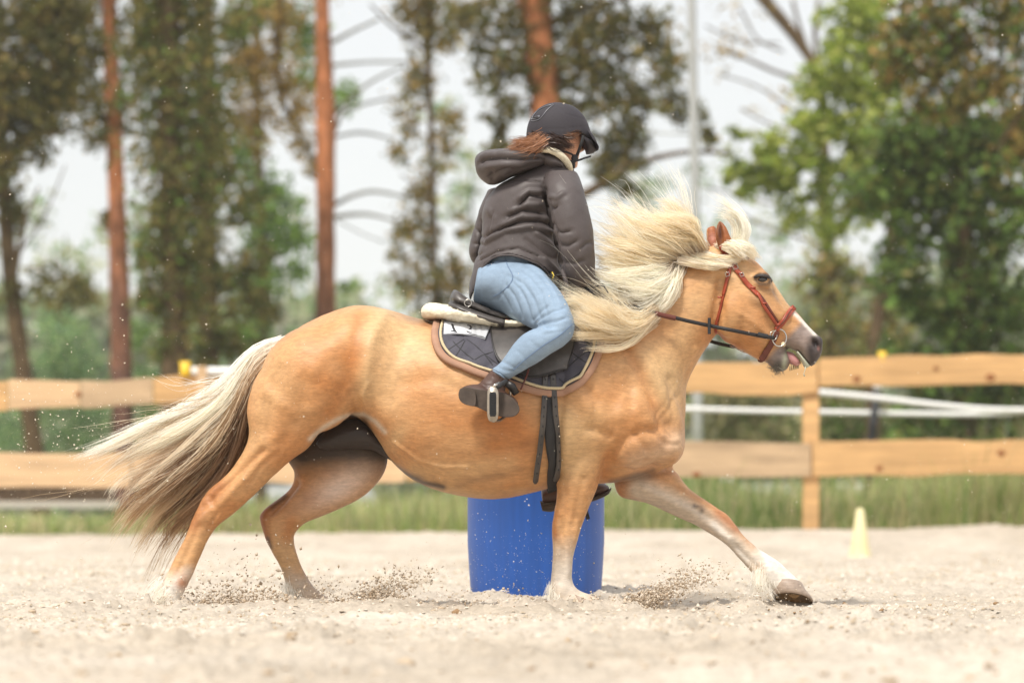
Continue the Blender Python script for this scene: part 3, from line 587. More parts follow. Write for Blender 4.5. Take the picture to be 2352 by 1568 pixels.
# parked cars far behind (blurred)
m_glass = mat('car_glass', (.03, .035, .04), .1)
m_tyre = mat('tyre', (.02, .02, .02), .8)
def car(px, Y, colr, label, L=4.3):
    c = P(px, HY, Y); x0 = c[0]; root = empty('parked_car', (x0, Y, .0), label, 'car', 'cars parked beyond the fence')
    m = mat('car_paint', colr, .3)
    prof = [(-.5, .35), (-.5, .75), (-.42, .85), (-.30, .92), (-.18, 1.38), (.12, 1.42), (.28, .98), (.46, .88), (.5, .6), (.5, .35)]
    r = []
    for yy, k in ((-.85, .94), (-.8, 1), (0, 1.02), (.8, 1), (.85, .94)):
        r.append(np.array([(x0 + a * L * (1 if k > .95 else .985), Y + yy * (.9 if b > 1.2 else 1), .1 + b * k) for a, b in prof]))
    MB().rings(r).build('body', m, root)
    for s in (-1, 1):
        MB().rings([np.array([(x0 + a * L, Y + s * .80 * .985, .1 + b) for a, b in ((-.27, .95), (-.17, 1.3), (.10, 1.34), (.22, .98))]), np.array([(x0 + a * L, Y + s * .868, .1 + b) for a, b in ((-.27, .95), (-.17, 1.3), (.10, 1.34), (.22, .98))])]).build('window', m_glass, root, smooth=False)
        for a in (-.31, .32):
            MB().tube([(x0 + a * L, Y + s * .68, .42), (x0 + a * L, Y + s * .90, .42)], .32, 18, up=(0, 0, 1)).build('wheel', m_tyre, root)
car(1795, 80, alb(235, 238, 242, .75), 'white parked car seen under the lower board left of the right post')
car(1545, 84, alb(180, 195, 215, .7), 'silver blue parked car half hidden behind the horse chest')
car(640, 84, alb(225, 225, 232, .75), 'white parked car glimpsed between the hind legs and the rump')
car(2440, 86, alb(220, 220, 222, .75), 'pale parked car at the far right below the lower board')
# wood pile at the left
m_log = mat('log', alb(120, 95, 75, .6), .9, noise=(6, .3)); m_beam = mat('beam', alb(215, 205, 195, .7), .8)
wp = empty('wood_pile', (P(110, HY, 46)[0], 46, .1), 'dark pile of cut logs under the left lower board', 'wood pile')
k = 0
for row in range(3):
    for i in range(14 - row):
        c = P(-60 + i * 24 + row * 12, 1150 - row * 17, 46); r = .048 * (1 + .25 * R.rand())
        MB().tube([c + (0, -.25, 0), c + (0, .5, 0)], r, 9, up=(0, 0, 1)).build('log', m_log, wp)
bm_ = MB().box(P(130, 1158, 44), (1.45, .12, .075)); tag(bm_.build('pale_beam', m_beam, smooth=False), 'pale grey timber beam lying in front of the log pile', 'beam')
# cone and barrel
m_cone = mat('cone_plastic', alb(248, 236, 184, .84), .5, transl=.15)
cy = 30.5; ct = P(1975.5, 1167, cy); cb = P(1975.5, 1283, cy)
mb = MB(); q = cy / F
mb.tube([cb, cb + (0, 0, .004), cb + (0, 0, .1), ct + (0, 0, -.01), ct], [28 * q, 27.5 * q, 21 * q, 8.6 * q, 6.5 * q], 24)
cn = tag(mb.build('training_cone', m_cone), 'small pale yellow cone standing on the sand before the right fence post', 'cone')
by = 14.8; q = by / F; bx = P(1231, HY, by)[0]
m_bar = mat('blue_plastic', alb(42, 100, 192, .66), .42, noise=[(8, .10, (6, 6, .25)), (3, .08)], bump=(40, .15, .002, (5, 5, .1)))
R0 = 157 * q; prof = [(-.03, .90), (-.01, .93), (.03, .955), (.10, .975), (.22, 1.0), (.43, 1.0), (.44, 1.018), (.465, 1.018), (.475, 1.0), (.58, 1.0), (.59, 1.018), (.615, 1.018), (.625, 1.0), (.80, .985), (.85, .96), (.87, .97), (.89, .97), (.895, .93), (.88, .90)]
bar = empty('plastic_barrel', (bx, by, 0), 'blue plastic barrel standing in the sand behind the horse', 'barrel')
MB().tube([(bx, by, z) for z, r in prof], [R0 * r * (1 if z > .2 or z < -5 else 1) for z, r in prof], 64).build('drum', m_bar, bar)
for a in (.13, -.13): MB().tube([(bx + a, by, .875), (bx + a, by, .9)], .035, 16).build('bung', m_bar, bar)
# ------------------------------------------------------------------ the horse
HB = MB()
# trunk of the body
HB.loft([(640,800,575,890,.05,0), (648,787,566,960,.13,0), (690,752,590,1000,.20,0), (735,727,682,985,.25,0), (806,703,760,962,.27,0), (850,703,812,954,.272,0), (880,708,850,985,.265,0), (915,718,893,1050,.265,0), (943,727,935,1094,.27,0),
         (990,738,995,1123,.285,0), (1060,748,1070,1141,.295,0), (1150,750,1150,1145,.30,0), (1240,745,1236,1128,.295,0), (1320,728,1305,1112,.275,0), (1385,710,1380,1110,.26,0), (1440,715,1450,1103,.235,0), (1490,740,1500,1085,.21,0), (1535,830,1545,1068,.17,0), (1562,930,1566,1048,.12,0), (1572,975,1573,1030,.06,0)], 90, 40, 2.25)
# neck
HB.loft([(1300,745,1440,1090,.14,0), (1350,712,1530,1060,.20,0), (1400,680,1568,990,.185,0), (1440,660,1575,930,.155,0), (1490,640,1577,890,.13,0), (1535,612,1594,848,.11,0), (1580,590,1618,806,.10,0), (1620,570,1640,775,.092,0), (1655,562,1668,740,.085,0)], 60, 32, 2.1)
# skull and upper jaw
HB.loft([(1630,600,1645,730,.05,0), (1655,564,1652,765,.08,0), (1690,568,1664,784,.10,0), (1722,588,1690,795,.107,0), (1748,612,1717,808,.108,0), (1771,640,1737,812,.098,0), (1790,668,1755,812,.083,0), (1810,698,1776,808,.070,0), (1832,719,1797,800,.062,0), (1851,742,1815,801,.057,0), (1872,764,1836,812,.058,0), (1886,780,1850,830,.052,0), (1890,795,1862,841,.040,0), (1886,815,1869,840,.025,0)], 80, 30, 2.3)
# lower jaw and chin
HB.loft([(1700,740,1690,798,.06,0), (1730,760,1715,811,.058,0), (1760,775,1741,826,.05,0), (1783,789,1762,833,.045,0), (1799,799,1778,850,.044,0), (1810,812,1796,853,.038,0), (1817,828,1808,849,.022,0)], 40, 24, 2.2)
# cheek, shoulder, point of shoulder, stifle, hip, rump bulges
def ell_px(px, py, rx, ry, dd, dy, rot=0):
    Y = Y0 + dy; c = P(px, py, Y); a, b = rx * Y / F, ry * Y / F; r = math.radians(rot); n, m = 24, 14; rr = []
    th = np.linspace(0, 2*np.pi, n, endpoint=False)
    for ph in np.linspace(-np.pi/2 + .06, np.pi/2 - .06, m):
        x = np.cos(th)*np.cos(ph)*a; z = np.full(n, np.sin(ph)*b); y = np.sin(th)*np.cos(ph)*dd
        rr.append(c + np.stack([x*math.cos(r) - z*math.sin(r), y, x*math.sin(r) + z*math.cos(r)], 1))
    HB.rings(rr)
for s in (-1, 1):
    ell_px(1686, 712, 42, 66, .052, s*.062, -18)
    ell_px(1752, 642, 24, 17, .030, s*.082, -50)
    ell_px(1440, 960, 95, 120, .11, s*.15, 20)
    ell_px(1520, 1020, 52, 52, .10, s*.09)
    ell_px(1400, 860, 60, 150, .08, s*.16, 25)
    ell_px(720, 870, 120, 130, .15, s*.14, -40)
    ell_px(1875, 790, 15, 20, .026, s*.030, -20)
# near hind leg
NH, FH, NF, FF = -.135, .13, -.125, .12
HB.loft([(640,800,855,800,.10,NH+.02), (585,870,825,870,.125,NH), (567,940,785,925,.125,NH), (571,1000,748,972,.11,NH), (556,1040,712,1024,.09,NH), (528,1080,669,1056,.075,NH), (504,1103,629,1091,.065,NH), (480,1122,588,1133,.056,NH),
         (463,1146,555,1163,.05,NH), (450,1172,528,1187,.046,NH), (439,1197,501,1208,.042,NH), (431,1222,483,1230,.036,NH), (417,1250,470,1257,.031,NH), (400,1280,456,1289,.030,NH), (385,1312,443,1322,.034,NH), (366,1341,431,1345,.040,NH), (362,1366,419,1370,.038,NH), (362,1386,414,1390,.042,NH), (358,1402,412,1404,.05,NH)], 80, 26, 2.1)
# far hind leg
HB.loft([(640,960,860,900,.09,FH), (650,1010,880,985,.10,FH), (655,1050,892,1040,.10,FH), (676,1086,880,1092,.085,FH), (668,1120,840,1135,.07,FH), (640,1143,770,1172,.058,FH), (608,1165,706,1198,.048,FH), (594,1183,678,1222,.043,FH), (598,1204,674,1238,.040,FH), (607,1232,680,1263,.036,FH), (625,1268,690,1290,.031,FH), (643,1303,702,1317,.030,FH), (655,1340,718,1343,.036,FH), (663,1366,733,1356,.040,FH), (682,1388,752,1368,.040,FH), (706,1402,773,1384,.045,FH), (720,1408,778,1394,.045,FH)], 70, 26, 2.1)
# near fore leg
HB.loft([(1290,900,1450,900,.10,NF), (1284,960,1430,960,.115,NF), (1282,1010,1412,1020,.10,NF), (1282,1055,1396,1060,.085,NF), (1281,1095,1379,1098,.072,NF), (1279,1132,1366,1134,.062,NF), (1274,1166,1352,1168,.053,NF), (1268,1200,1339,1202,.046,NF), (1266,1225,1331,1228,.044,NF), (1269,1250,1325,1252,.042,NF), (1269,1275,1318,1278,.035,NF), (1266,1305,1315,1306,.031,NF), (1263,1330,1314,1328,.034,NF), (1259,1356,1320,1346,.041,NF), (1261,1380,1338,1358,.040,NF), (1272,1400,1360,1366,.044,NF), (1290,1412,1384,1378,.05,NF)], 70, 26, 2.1)
# far fore leg stretched forward
HB.loft([(1400,1010,1545,1010,.09,FF), (1405,1080,1545,1072,.088,FF), (1420,1137,1558,1090,.080,FF), (1450,1148,1585,1122,.070,FF), (1488,1157,1617,1145,.060,FF), (1530,1177,1645,1164,.052,FF), (1576,1197,1670,1180,.046,FF), (1614,1216,1692,1206,.045,FF), (1645,1236,1706,1225,.043,FF), (1667,1252,1722,1241,.035,FF), (1692,1278,1744,1260,.030,FF), (1712,1300,1769,1275,.034,FF), (1735,1322,1792,1290,.041,FF), (1760,1345,1812,1309,.040,FF), (1778,1358,1832,1328,.045,FF), (1792,1368,1846,1345,.046,FF)], 70, 26, 2.1)
# ears: closed shapes, the hollow is carved below
for s, (bx_, by_, tx, ty, w) in ((-1, (1664, 566, 1653, 499, 15)), (1, (1640, 566, 1629, 524, 13))):
    HB.loft([(bx_-w*.8, by_+10, bx_+w, by_+4, .022, s*.055), (bx_-w*1.25, by_-10, bx_+w*1.35, by_-8, .026, s*.062), (bx_-w*1.5, by_-30, bx_+w*.8, by_-28, .024, s*.066), (bx_-w*1.3, by_-48, bx_+w*.15, by_-50, .015, s*.066), (tx-3, ty+5, tx+2, ty+4, .006, s*.064)], 18, 14)
v, f = remesh(HB, .0066)
X, Z = topx(v)
headm = np.clip((X - 1640) / 60, 0, 1) * (Z < 860)
v = smooth(v, f, 9, .5, 1 - .9 * headm); v = smooth(v, f, 3, .4)
nrm = normals(v, f); X, Z = topx(v); side = np.clip(-nrm[:, 1] * 1.6, 0, 1); yy = v[:, 1] - Y0
sideB = np.clip(np.abs(nrm[:, 1]) * 1.6, 0, 1)
# modelling strokes: (polyline, width px, depth m (positive = groove), both sides)
ST = [([(1655,640),(1648,700),(1643,745),(1640,776)], 11, .011, 1), ([(1660,600),(1690,620),(1720,650)], 12, .004, 1), ([(1745,690),(1785,725),(1800,745)], 10, -.004, 1), ([(1738,705),(1770,750)], 14, .005, 1),
      ([(1783,670),(1815,715)], 9, .004, 1), ([(1720,612),(1740,625)], 10, .006, 1),
      ([(1425,775),(1448,815),(1478,860),(1505,915),(1530,975)], 15, .010, 1), ([(1445,860),(1450,930),(1440,985)], 14, .006, 1), ([(1390,1080),(1404,1045),(1432,1012),(1470,992),(1520,985)], 13, .010, 1),
      ([(1300,850),(1292,920),(1286,1000),(1283,1060)], 12, .011, 1), ([(1310,880),(1345,930),(1390,960),(1450,950)], 20, -.006, 1), ([(1350,985),(1400,1000)], 10, .005, 1),
      ([(1383,1100),(1430,1082),(1490,1068),(1541,1068)], 9, .016, 1), ([(1400,1115),(1450,1100),(1500,1088),(1545,1078)], 7, .007, 1), ([(1425,1100),(1470,1080),(1500,1050)], 5, .003, 1),
      ([(1540,870),(1552,940),(1545,1000)], 10, .006, 1), ([(1590,830),(1560,900),(1520,960)], 13, .006, 1),
      ([(884,722),(862,760),(850,800),(840,860),(838,905)], 16, -.006, 1), ([(826,745),(812,800),(798,860),(777,920),(752,965)], 22, .007, 1), ([(915,790),(908,850),(890,900)], 40, .011, 1), ([(846,880),(836,910),(842,940)], 5, -.004, 1), ([(930,880),(1000,870),(1060,900)], 18, .004, 1),
      ([(640,850),(620,920),(612,990)], 16, .006, 1), ([(700,880),(690,950),(650,1020)], 18, .005, 1), ([(760,800),(720,850)], 24, -.005, 1),
      ([(602,1036),(560,1075),(505,1125),(470,1165)], 9, .009, 1), ([(560,1100),(520,1140),(495,1170)], 8, -.004, 1), ([(478,1160),(462,1195)], 9, -.006, 1), ([(455,1210),(438,1250),(420,1290),(402,1325)], 6, .004, 1),
      ([(680,1110),(650,1150),(620,1180)], 8, .010, 1), ([(650,1235),(665,1280),(682,1320)], 6, .004, 1),
      ([(1300,1130),(1300,1180),(1290,1225)], 8, .004, 1), ([(1340,1100),(1325,1160),(1318,1205)], 8, .004, 1), ([(1290,1262),(1287,1300),(1284,1335)], 6, .004, 1), ([(1302,1262),(1303,1320)], 6, -.003, 1),
      ([(1600,1170),(1640,1195),(1675,1225)], 7, .005, 1), ([(1690,1255),(1720,1285),(1745,1310)], 6, .004, 1), ([(1480,1120),(1540,1150),(1590,1175)], 10, -.006, 1),
      ([(1660,705),(1668,760),(1690,785)], 8, .004, 1), ([(1700,720),(1740,745),(1765,775)], 6, -.003, 1), ([(1765,660),(1790,700),(1822,735)], 5, -.0025, 1), ([(1790,745),(1820,735),(1845,760)], 7, .004, 1), ([(1845,775),(1860,800),(1862,825)], 6, .003, 1),
      ([(1710,650),(1745,672),(1768,700)], 9, .005, 1), ([(1770,625),(1783,648)], 7, -.003, 1), ([(1600,800),(1575,850),(1550,905),(1520,960)], 5, -.003, 1),
      ([(1330,870),(1370,920),(1365,980)], 9, .005, 1), ([(1460,1000),(1490,1040),(1480,1070)], 7, .004, 1), ([(1500,990),(1530,1020),(1560,1020)], 7, .004, 1), ([(610,900),(680,950),(740,940)], 16, -.004, 1), ([(640,1040),(600,1070),(575,1110)], 7, .004, 1), ([(1340,1110),(1350,1150),(1335,1190)], 5, -.003, 1),
      ([(1285,1190),(1290,1230),(1280,1255)], 5, .004, 1), ([(1325,1200),(1322,1240)], 5, -.003, 1), ([(480,1140),(500,1175),(480,1215)], 6, .004, 1), ([(905,1015),(960,1055),(1010,1070),(1075,1072)], 4, -.004, 1), ([(1000,1100),(1100,1110),(1180,1098)], 10, .003, 1),
      ([(1732,634),(1745,626),(1762,628),(1772,640)], 4, -.005, 1), ([(1735,650),(1752,657),(1768,654)], 4, -.003, 1)]
for pl, w, d, both in ST:
    d *= 1.5
    D = dpoly(X, Z, pl); g = d * np.exp(-(D / w) ** 2) * (sideB if both else side)
    v = v - nrm * g[:, None]
for x0 in (930, 975, 1020, 1065, 1110):          # faint ribs
    D = dpoly(X, Z, [(x0, 830), (x0 - 12, 900), (x0 - 4, 1000)]); v = v + nrm * (.0016 * np.exp(-(D / 12) ** 2) * sideB)[:, None]
for x0 in range(8):                              # skin folds behind the jaw
    D = dpoly(X, Z, [(1560 + x0 * 9, 640 + x0 * 3), (1572 + x0 * 9, 700), (1588 + x0 * 7, 760)]); v = v - nrm * (.0016 * np.exp(-(D / 3.0) ** 2) * sideB)[:, None]
# muscle unevenness
pn = np.stack([v[:, 0], v[:, 1], v[:, 2]], 1)
v = v + nrm * ((fbm(pn * 9, 3, 60) * .0022 + fbm(pn * 26, 2, 61) * .0006) * (1 - headm * .6))[:, None]
# nostril, ear hollow, mouth corner
def dent(cx, cy, rx, ry, rot, d, ax=None):
    global v
    r = math.radians(rot); x = (X - cx); z = (Z - cy); xr = x*math.cos(r) + z*math.sin(r); zr = -x*math.sin(r) + z*math.cos(r)
    q = (xr/rx)**2 + (zr/ry)**2; g = d * np.exp(-q ** 2) * side
    v = v - nrm * g[:, None]
dent(1874, 789, 8, 14, -22, .018); dent(1654, 535, 7, 26, -6, .014)
D = dpoly(X, Z, [(1864,776),(1872,768),(1885,775)]); v = v + nrm * (.004 * np.exp(-(D/4)**2) * side)[:, None]
v = smooth(v, f, 1, .35)
nrm = normals(v, f); X, Z = topx(v); side = np.clip(-nrm[:, 1] * 1.6, 0, 1)
HBV = BVHTree.FromPolygons([Vector(q) for q in v], [tuple(map(int, q)) for q in f])

# the coat
base = np.array(alb(228, 160, 100, .61)); c = np.tile(base, (len(v), 1))
def paint(colr, wgt):
    global c
    w = np.clip(wgt, 0, 1)[:, None]; c = c * (1 - w) + np.array(colr)[None] * w
def stroke(pl, w, colr, s): paint(colr, s * np.exp(-(dpoly(X, Z, pl) / w) ** 2))
def blob(cx, cy, rx, ry, colr, s, rot=0, near=None):
    r = math.radians(rot); x = X - cx; z = Z - cy; xr = x*math.cos(r) + z*math.sin(r); zr = -x*math.sin(r) + z*math.cos(r)
    w = s * np.exp(-((xr/rx)**2 + (zr/ry)**2))
    if near is not None: w = w * near
    paint(colr, w)
PALE = alb(240, 202, 150, .66); CREAM = alb(240, 222, 200, .66); WHITE = alb(246, 238, 226, .72); ORG = alb(212, 122, 46, .6); DORG = alb(184, 98, 46, .55); DK = alb(72, 58, 52, .5); GRY = alb(110, 102, 100, .5); PINK = alb(225, 160, 150, .6)
cn_ = fbm(pn * 5, 3, 71); cn2 = fbm(pn * (14, 14, 14), 3, 72)
paint(PALE, .32 + .32 * cn_); paint(ORG, np.clip(.14 * cn2 - .10 * cn_, 0, 1))
nearh = (v[:, 1] < Y0 - .02).astype(float); farh = (v[:, 1] > Y0 + .02).astype(float); farl = ((v[:, 1] > Y0 - .045) & (Z > 985)).astype(float)
# pale and deep patches over the body, the boot's shadow painted in with them
for a in [([(884,722),(862,770),(848,830),(842,900)], 22, PALE, .6), ([(905,800),(900,860),(900,920)], 45, PALE, .75), ([(826,730),(815,800),(800,870),(765,945)], 18, ORG, .55), ([(930,900),(1050,960),(1160,940)], 60, ORG, .30),
          ([(1130,960),(1200,1000),(1150,1020)], 45, ORG, .6), ([(1440,800),(1475,860),(1500,930)], 16, ORG, .55), ([(1395,790),(1420,770),(1470,790)], 22, ORG, .5), ([(1600,700),(1560,790),(1520,880)], 36, PALE, .5), ([(1480,800),(1540,860),(1560,940)], 30, PALE, .5),  # first stroke: shadow below the rider's boot, painted deep orange
          ([(1330,930),(1400,900),(1420,860)], 40, ORG, .28), ([(1300,960),(1300,1060)], 28, PALE, .6), ([(1340,1000),(1330,1080)], 34, PALE, .35), ([(1395,1050),(1385,1090)], 14, ORG, .55), ([(1420,990),(1480,960),(1530,990)], 34, ORG, .22),
          ([(1460,1060),(1520,1040),(1555,1010)], 30, CREAM, .4), ([(640,880),(600,960),(600,1010)], 40, PALE, .35), ([(730,790),(680,870),(670,960)], 60, ORG, .25), ([(752,960),(700,1010),(640,1050)], 30, ORG, .35),
          ([(500,1115),(462,1160),(442,1200)], 22, DORG, .6), ([(530,1160),(490,1205)], 18, ORG, .6), ([(960,1080),(1050,1085),(1170,1060)], 26, PALE, .45), ([(1000,1118),(1100,1135),(1200,1125)], 10, PALE, .3),
          ([(1700,760),(1740,800),(1760,825)], 20, ORG, .6), ([(1650,780),(1700,798)], 12, DORG, .5), ([(1660,620),(1700,640),(1690,740)], 40, PALE, .12), ([(1780,650),(1815,705)], 16, PALE, .6), ([(1690,690),(1740,720)], 40, ORG, .15), ([(1735,680),(1765,720)], 14, GRY, .25), ([(1740,600),(1765,625)], 12, ORG, .5)]:
    stroke(a[0], a[1], a[2], a[3] * (.68 if a[2] is ORG else .9))
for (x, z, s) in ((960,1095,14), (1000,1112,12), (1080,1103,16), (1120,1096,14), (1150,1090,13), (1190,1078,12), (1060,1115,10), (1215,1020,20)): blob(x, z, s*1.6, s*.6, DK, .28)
blob(655, 760, 60, 16, GRY, .35, -35); blob(960, 735, 50, 10, GRY, .5, 12); blob(985, 745, 30, 7, DORG, .4)
# flank fold, groin, sheath
belly = np.clip(-nrm[:, 2] * 1.5, 0, 1)
stroke([(712,1008),(745,980),(775,963),(800,954),(835,952),(862,968),(884,992)], 6, CREAM, .85)
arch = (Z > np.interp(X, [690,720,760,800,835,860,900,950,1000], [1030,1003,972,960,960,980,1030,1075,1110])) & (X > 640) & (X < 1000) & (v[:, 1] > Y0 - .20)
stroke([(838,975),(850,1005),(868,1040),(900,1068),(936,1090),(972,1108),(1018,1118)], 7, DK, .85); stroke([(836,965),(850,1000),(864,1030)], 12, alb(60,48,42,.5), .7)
blob(910, 1005, 24, 34, PALE, .6, 40)
# far hind leg: inside is greyish pale, dark high up
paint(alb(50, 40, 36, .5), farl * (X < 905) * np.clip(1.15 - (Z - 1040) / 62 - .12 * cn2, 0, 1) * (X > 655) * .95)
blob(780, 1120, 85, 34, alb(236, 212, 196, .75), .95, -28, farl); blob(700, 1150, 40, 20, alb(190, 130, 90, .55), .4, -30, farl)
stroke([(612,1165),(600,1190),(612,1240)], 12, DORG, .7); stroke([(655,1140),(625,1165)], 9, alb(90, 55, 35, .5), .75); stroke([(615,1235),(622,1255)], 5, GRY, .7); stroke([(670,1200),(660,1230)], 16, ORG, .5)
# white socks
sn = fbm(pn * 30, 2, 75) * 14
paint(WHITE, np.clip((Z - 1290 + sn) / 60, 0, 1) * (X < 560) * (1 - .0 * X)); paint(ORG, .75 * np.exp(-(((X-418)/16)**2 + ((Z-1338)/16)**2)) ); paint(WHITE, np.clip((Z - 1360) / 10, 0, 1) * (X < 560))
paint(alb(238, 218, 195, .64), .85 * np.clip((Z - 1290 + sn) / 50, 0, 1) * (X > 560) * (X < 900))
paint(CREAM, .9 * np.clip((Z - 1225 + sn) / 70, 0, 1) * (X > 1200) * (X < 1420)); blob(1275, 1228, 8, 14, DORG, .6); stroke([(1275,1180),(1270,1220)], 9, ORG, .5)
blob(1300, 1330, 40, 60, WHITE, .5)
t = (X - 1500) * .8 + (Z - 1150) * .6                              # distance along the stretched fore leg
FFm = (X > 1405) * (Z > 1075)
paint(CREAM, .95 * FFm * np.clip(1.5 - np.abs(dpoly(X, Z, [(1470,1125),(1560,1168),(1640,1215),(1720,1285)])) / 30, 0, 1)); stroke([(1560,1120),(1640,1165),(1700,1215),(1735,1252)], 9, alb(218, 155, 100, .6), .65); stroke([(1650,1180),(1690,1215)], 13, DORG, .5)
paint(WHITE, FFm * np.clip((X - 1725 + sn) / 30, 0, 1)); stroke([(1480,1160),(1570,1200),(1640,1245)], 7, ORG, .4)
paint(WHITE, .7 * FFm * np.exp(-(dpoly(X, Z, [(1640,1205),(1680,1245),(1715,1285)]) / 9) ** 2))
for q in ((1600,1163,9,5), (1612,1172,6,7), (1594,1160,4,4)): blob(*q, GRY, .7)
stroke([(1402,1108),(1450,1095),(1500,1080)], 7, DK, .55); blob(1480, 1095, 40, 9, DK, .5, -12)
# muzzle, eye, ears, blaze
mz = np.clip((X * .72 + Z * .70 - (1795 * .72 + 778 * .70)) / 14, 0, 1) * (X > 1700) * (Z < 900)
paint(alb(156, 144, 140, .6), mz * .9); paint(alb(66, 62, 68, .5), np.clip((X - 1848) / 30, 0, 1) * (Z > 770) * (Z < 900) * .8 * mz); stroke([(1820,715),(1850,745),(1872,768)], 4.5, WHITE, .9)
stroke([(1810,798),(1830,812),(1845,832)], 5, alb(190, 190, 165, .6), .8); stroke([(1862,800),(1866,830)], 10, alb(60, 56, 62, .5), .8); blob(1790, 838, 18, 16, alb(80, 78, 72, .5), .85); stroke([(1808,805),(1803,825),(1800,845)], 6, alb(185, 186, 160, .6), .85)
stroke([(1806,797),(1812,808),(1822,832)], 3.5, alb(70, 45, 45, .5), .8)
paint(alb(45, 34, 34, .5), np.exp(-(((X-1874-(Z-788)*.3)/8)**2 + ((Z-788)/15)**2)**2) * side); blob(1880, 800, 3, 5, PINK, .5); blob(1888, 786, 4, 10, alb(60, 56, 62, .5), .6)
stroke([(1733,637),(1745,629),(1762,630),(1772,641),(1765,652),(1745,652),(1735,642)], 5, DK, .85); stroke([(1745,662),(1775,668),(1785,690)], 6, GRY, .4)
ear = (Z < 566) & (X > 1625) & (X < 1700); paint(DORG, ear * .85); paint(alb(95, 48, 25, .5), ear * np.exp(-(((X-1654)/8)**2 + ((Z-535)/28)**2)) * side); blob(1634, 548, 12, 16, PINK, .5, 0, farh)
c *= (1 + .05 * fbm(pn * (60, 60, 60), 2, 76) + .05 * vnoise(pn * (120, 40, 45), 77))[:, None]
m_coat = mat('coat', attr=True, rough=.5, spec=.38, sheen=.1, noise=[(70, .12, (.4, 1, 1.5)), (260, .09, (.3, 1, 1.2))], bump=[(190, .55, .002, (.3, 1, 1.3)), (30, .35, .004, (.6, 1, 1.2))])
horse = empty('horse', P(1060, HY, Y0) * (1, 1, 0), 'chestnut horse with flaxen mane and tail galloping right under its rider', 'horse')
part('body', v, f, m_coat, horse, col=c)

# sheath between the hind legs
m_skin = mat('dark_skin', alb(66, 54, 49, .45), .55, noise=(30, .2), bump=[(50, .5, .004), (18, .6, .012, (.5, 1, 2.5))])
sh = MB(); sh.loft([(725,1018,735,1030,.02,0), (745,990,765,1035,.06,.01), (790,965,800,1032,.085,.01), (835,965,850,1032,.085,0), (870,995,885,1050,.06,0), (905,1035,925,1072,.035,0), (960,1068,990,1098,.02,0)], 30, 20)
sv, sf = sh.arr(); part('sheath', sv, sf, m_skin, horse)
# eyes
m_eye = mat('eye', (.012, .008, .006), .06, spec=.8)
def surf(px, py, side_=-1, off=0.0, bvh=None):
    """point and normal of the near side of the horse under pixel (px, py), pushed outwards by off"""
    bvh = bvh or HBV; Yg = Y0 - .25
    hit = None
    for k in range(2):
        p = P(px, py, Yg); h = bvh.ray_cast(Vector((p[0], Y0 - 2, p[2])), Vector((0, 1, 0)))
        if h[0] is None: break
        hit = h; Yg = h[0].y
    if hit is None: return None
    n = np.array(hit[1]); n = n if n[1] < 0 else -n
    return np.array(hit[0]) + n * off, n
for s in (-1, 1):
    q, n_ = surf(1753, 642); q = q + np.array((0, .0175, 0))
    if s > 0: q = q.copy(); q[1] = 2 * Y0 - q[1]
    MB().ell(q, (.0215, .020, .0145), 20, 14).build('eye', m_eye, horse)
    lid = [surf(x, y, off=.002) for x, y in ((1732,637),(1741,634),(1752,633.5),(1763,636),(1773,645))]
    pts = np.array([a[0] for a in lid]); 
    if s > 0: pts[:, 1] = 2 * Y0 - pts[:, 1]
    MB().tube(cat([tuple(a) for a in pts], 14), np.array([.003, *[.0062] * 12, .003]), 8).build('eyelid', m_skin, horse)
# tongue, teeth, foam
m_tong = mat('tongue', alb(226, 160, 158, .62), .35, spec=.6); m_teeth = mat('teeth', alb(225, 195, 145, .65), .35); m_foam = mat('foam', alb(225, 228, 205, .75), .5, transl=.2, bump=(80, .6, .003))
MB().loft([(1808,806,1800,824,.02,0), (1824,812,1812,834,.026,0), (1836,826,1824,840,.022,0), (1840,834,1832,840,.01,0)], 16, 16).build('tongue', m_tong, horse)
for i in range(5):
    x = 1815 + i * 4.6; y = 848 - i * 1.2; MB().loft([(x-2.3, y-9, x+2.1, y-10, .006, -.022+.009*i), (x-2.4, y, x+2.3, y-1, .007, -.024+.009*i), (x-1.6, y+4, x+1.6, y+3, .004, -.024+.009*i)], 6, 8).build('tooth', m_teeth, horse)
MB().loft([(1832,806,1828,810,.03,-.012), (1846,822,1840,828,.034,-.010), (1858,836,1846,842,.026,-.006), (1862,840,1850,846,.012,-.006)], 14, 12).build('lip', m_foam, horse)
MB().tube([P(1850,842,Y0-.03), P(1849,850,Y0-.03), P(1846,858,Y0-.03), P(1848,864,Y0-.03)], [.0025,.0012,.0012,.003], 6).build('drool', m_foam, horse)
# hooves
m_hoof = mat('hoof_horn', alb(190, 168, 150, .62), .5, noise=[(18, .18, (1, 1, 6)), (60, .15)], bump=(60, .5, .002, (.4, 1, 5)))
m_sole = mat('hoof_sole', alb(160, 126, 84, .62), .8, noise=(40, .3), bump=(60, .7, .004))
def ring(px, py, dy, U, V, n=28):
    th = np.linspace(0, 2*np.pi, n, endpoint=False); return P(px, py, Y0 + dy) + np.cos(th)[:, None] * np.array(U) + np.sin(th)[:, None] * np.array(V)
k_ = Y0 / F
MB().rings([ring(1811, 1340, FF, (33*k_, 0, -2*k_), (0, .048, -.018)), ring(1812, 1352, FF, (38*k_, 0, -4*k_), (0, .054, -.022)), ring(1819, 1368, FF, (46*k_, 0, -6*k_), (0, .062, -.026)), ring(1821.5, 1374.5, FF, (47*k_, 0, -6.5*k_), (0, .063, -.026)), ring(1822, 1377, FF, (45*k_, 0, -6.5*k_), (0, .060, -.025))], True).build('hoof', m_hoof, horse)
so = [ring(1822, 1377.6, FF, (44*k_*s_, 0, -6.5*k_*s_), (0, .059*s_, -.0245*s_)) for s_ in (1, .93, .86, .4)]
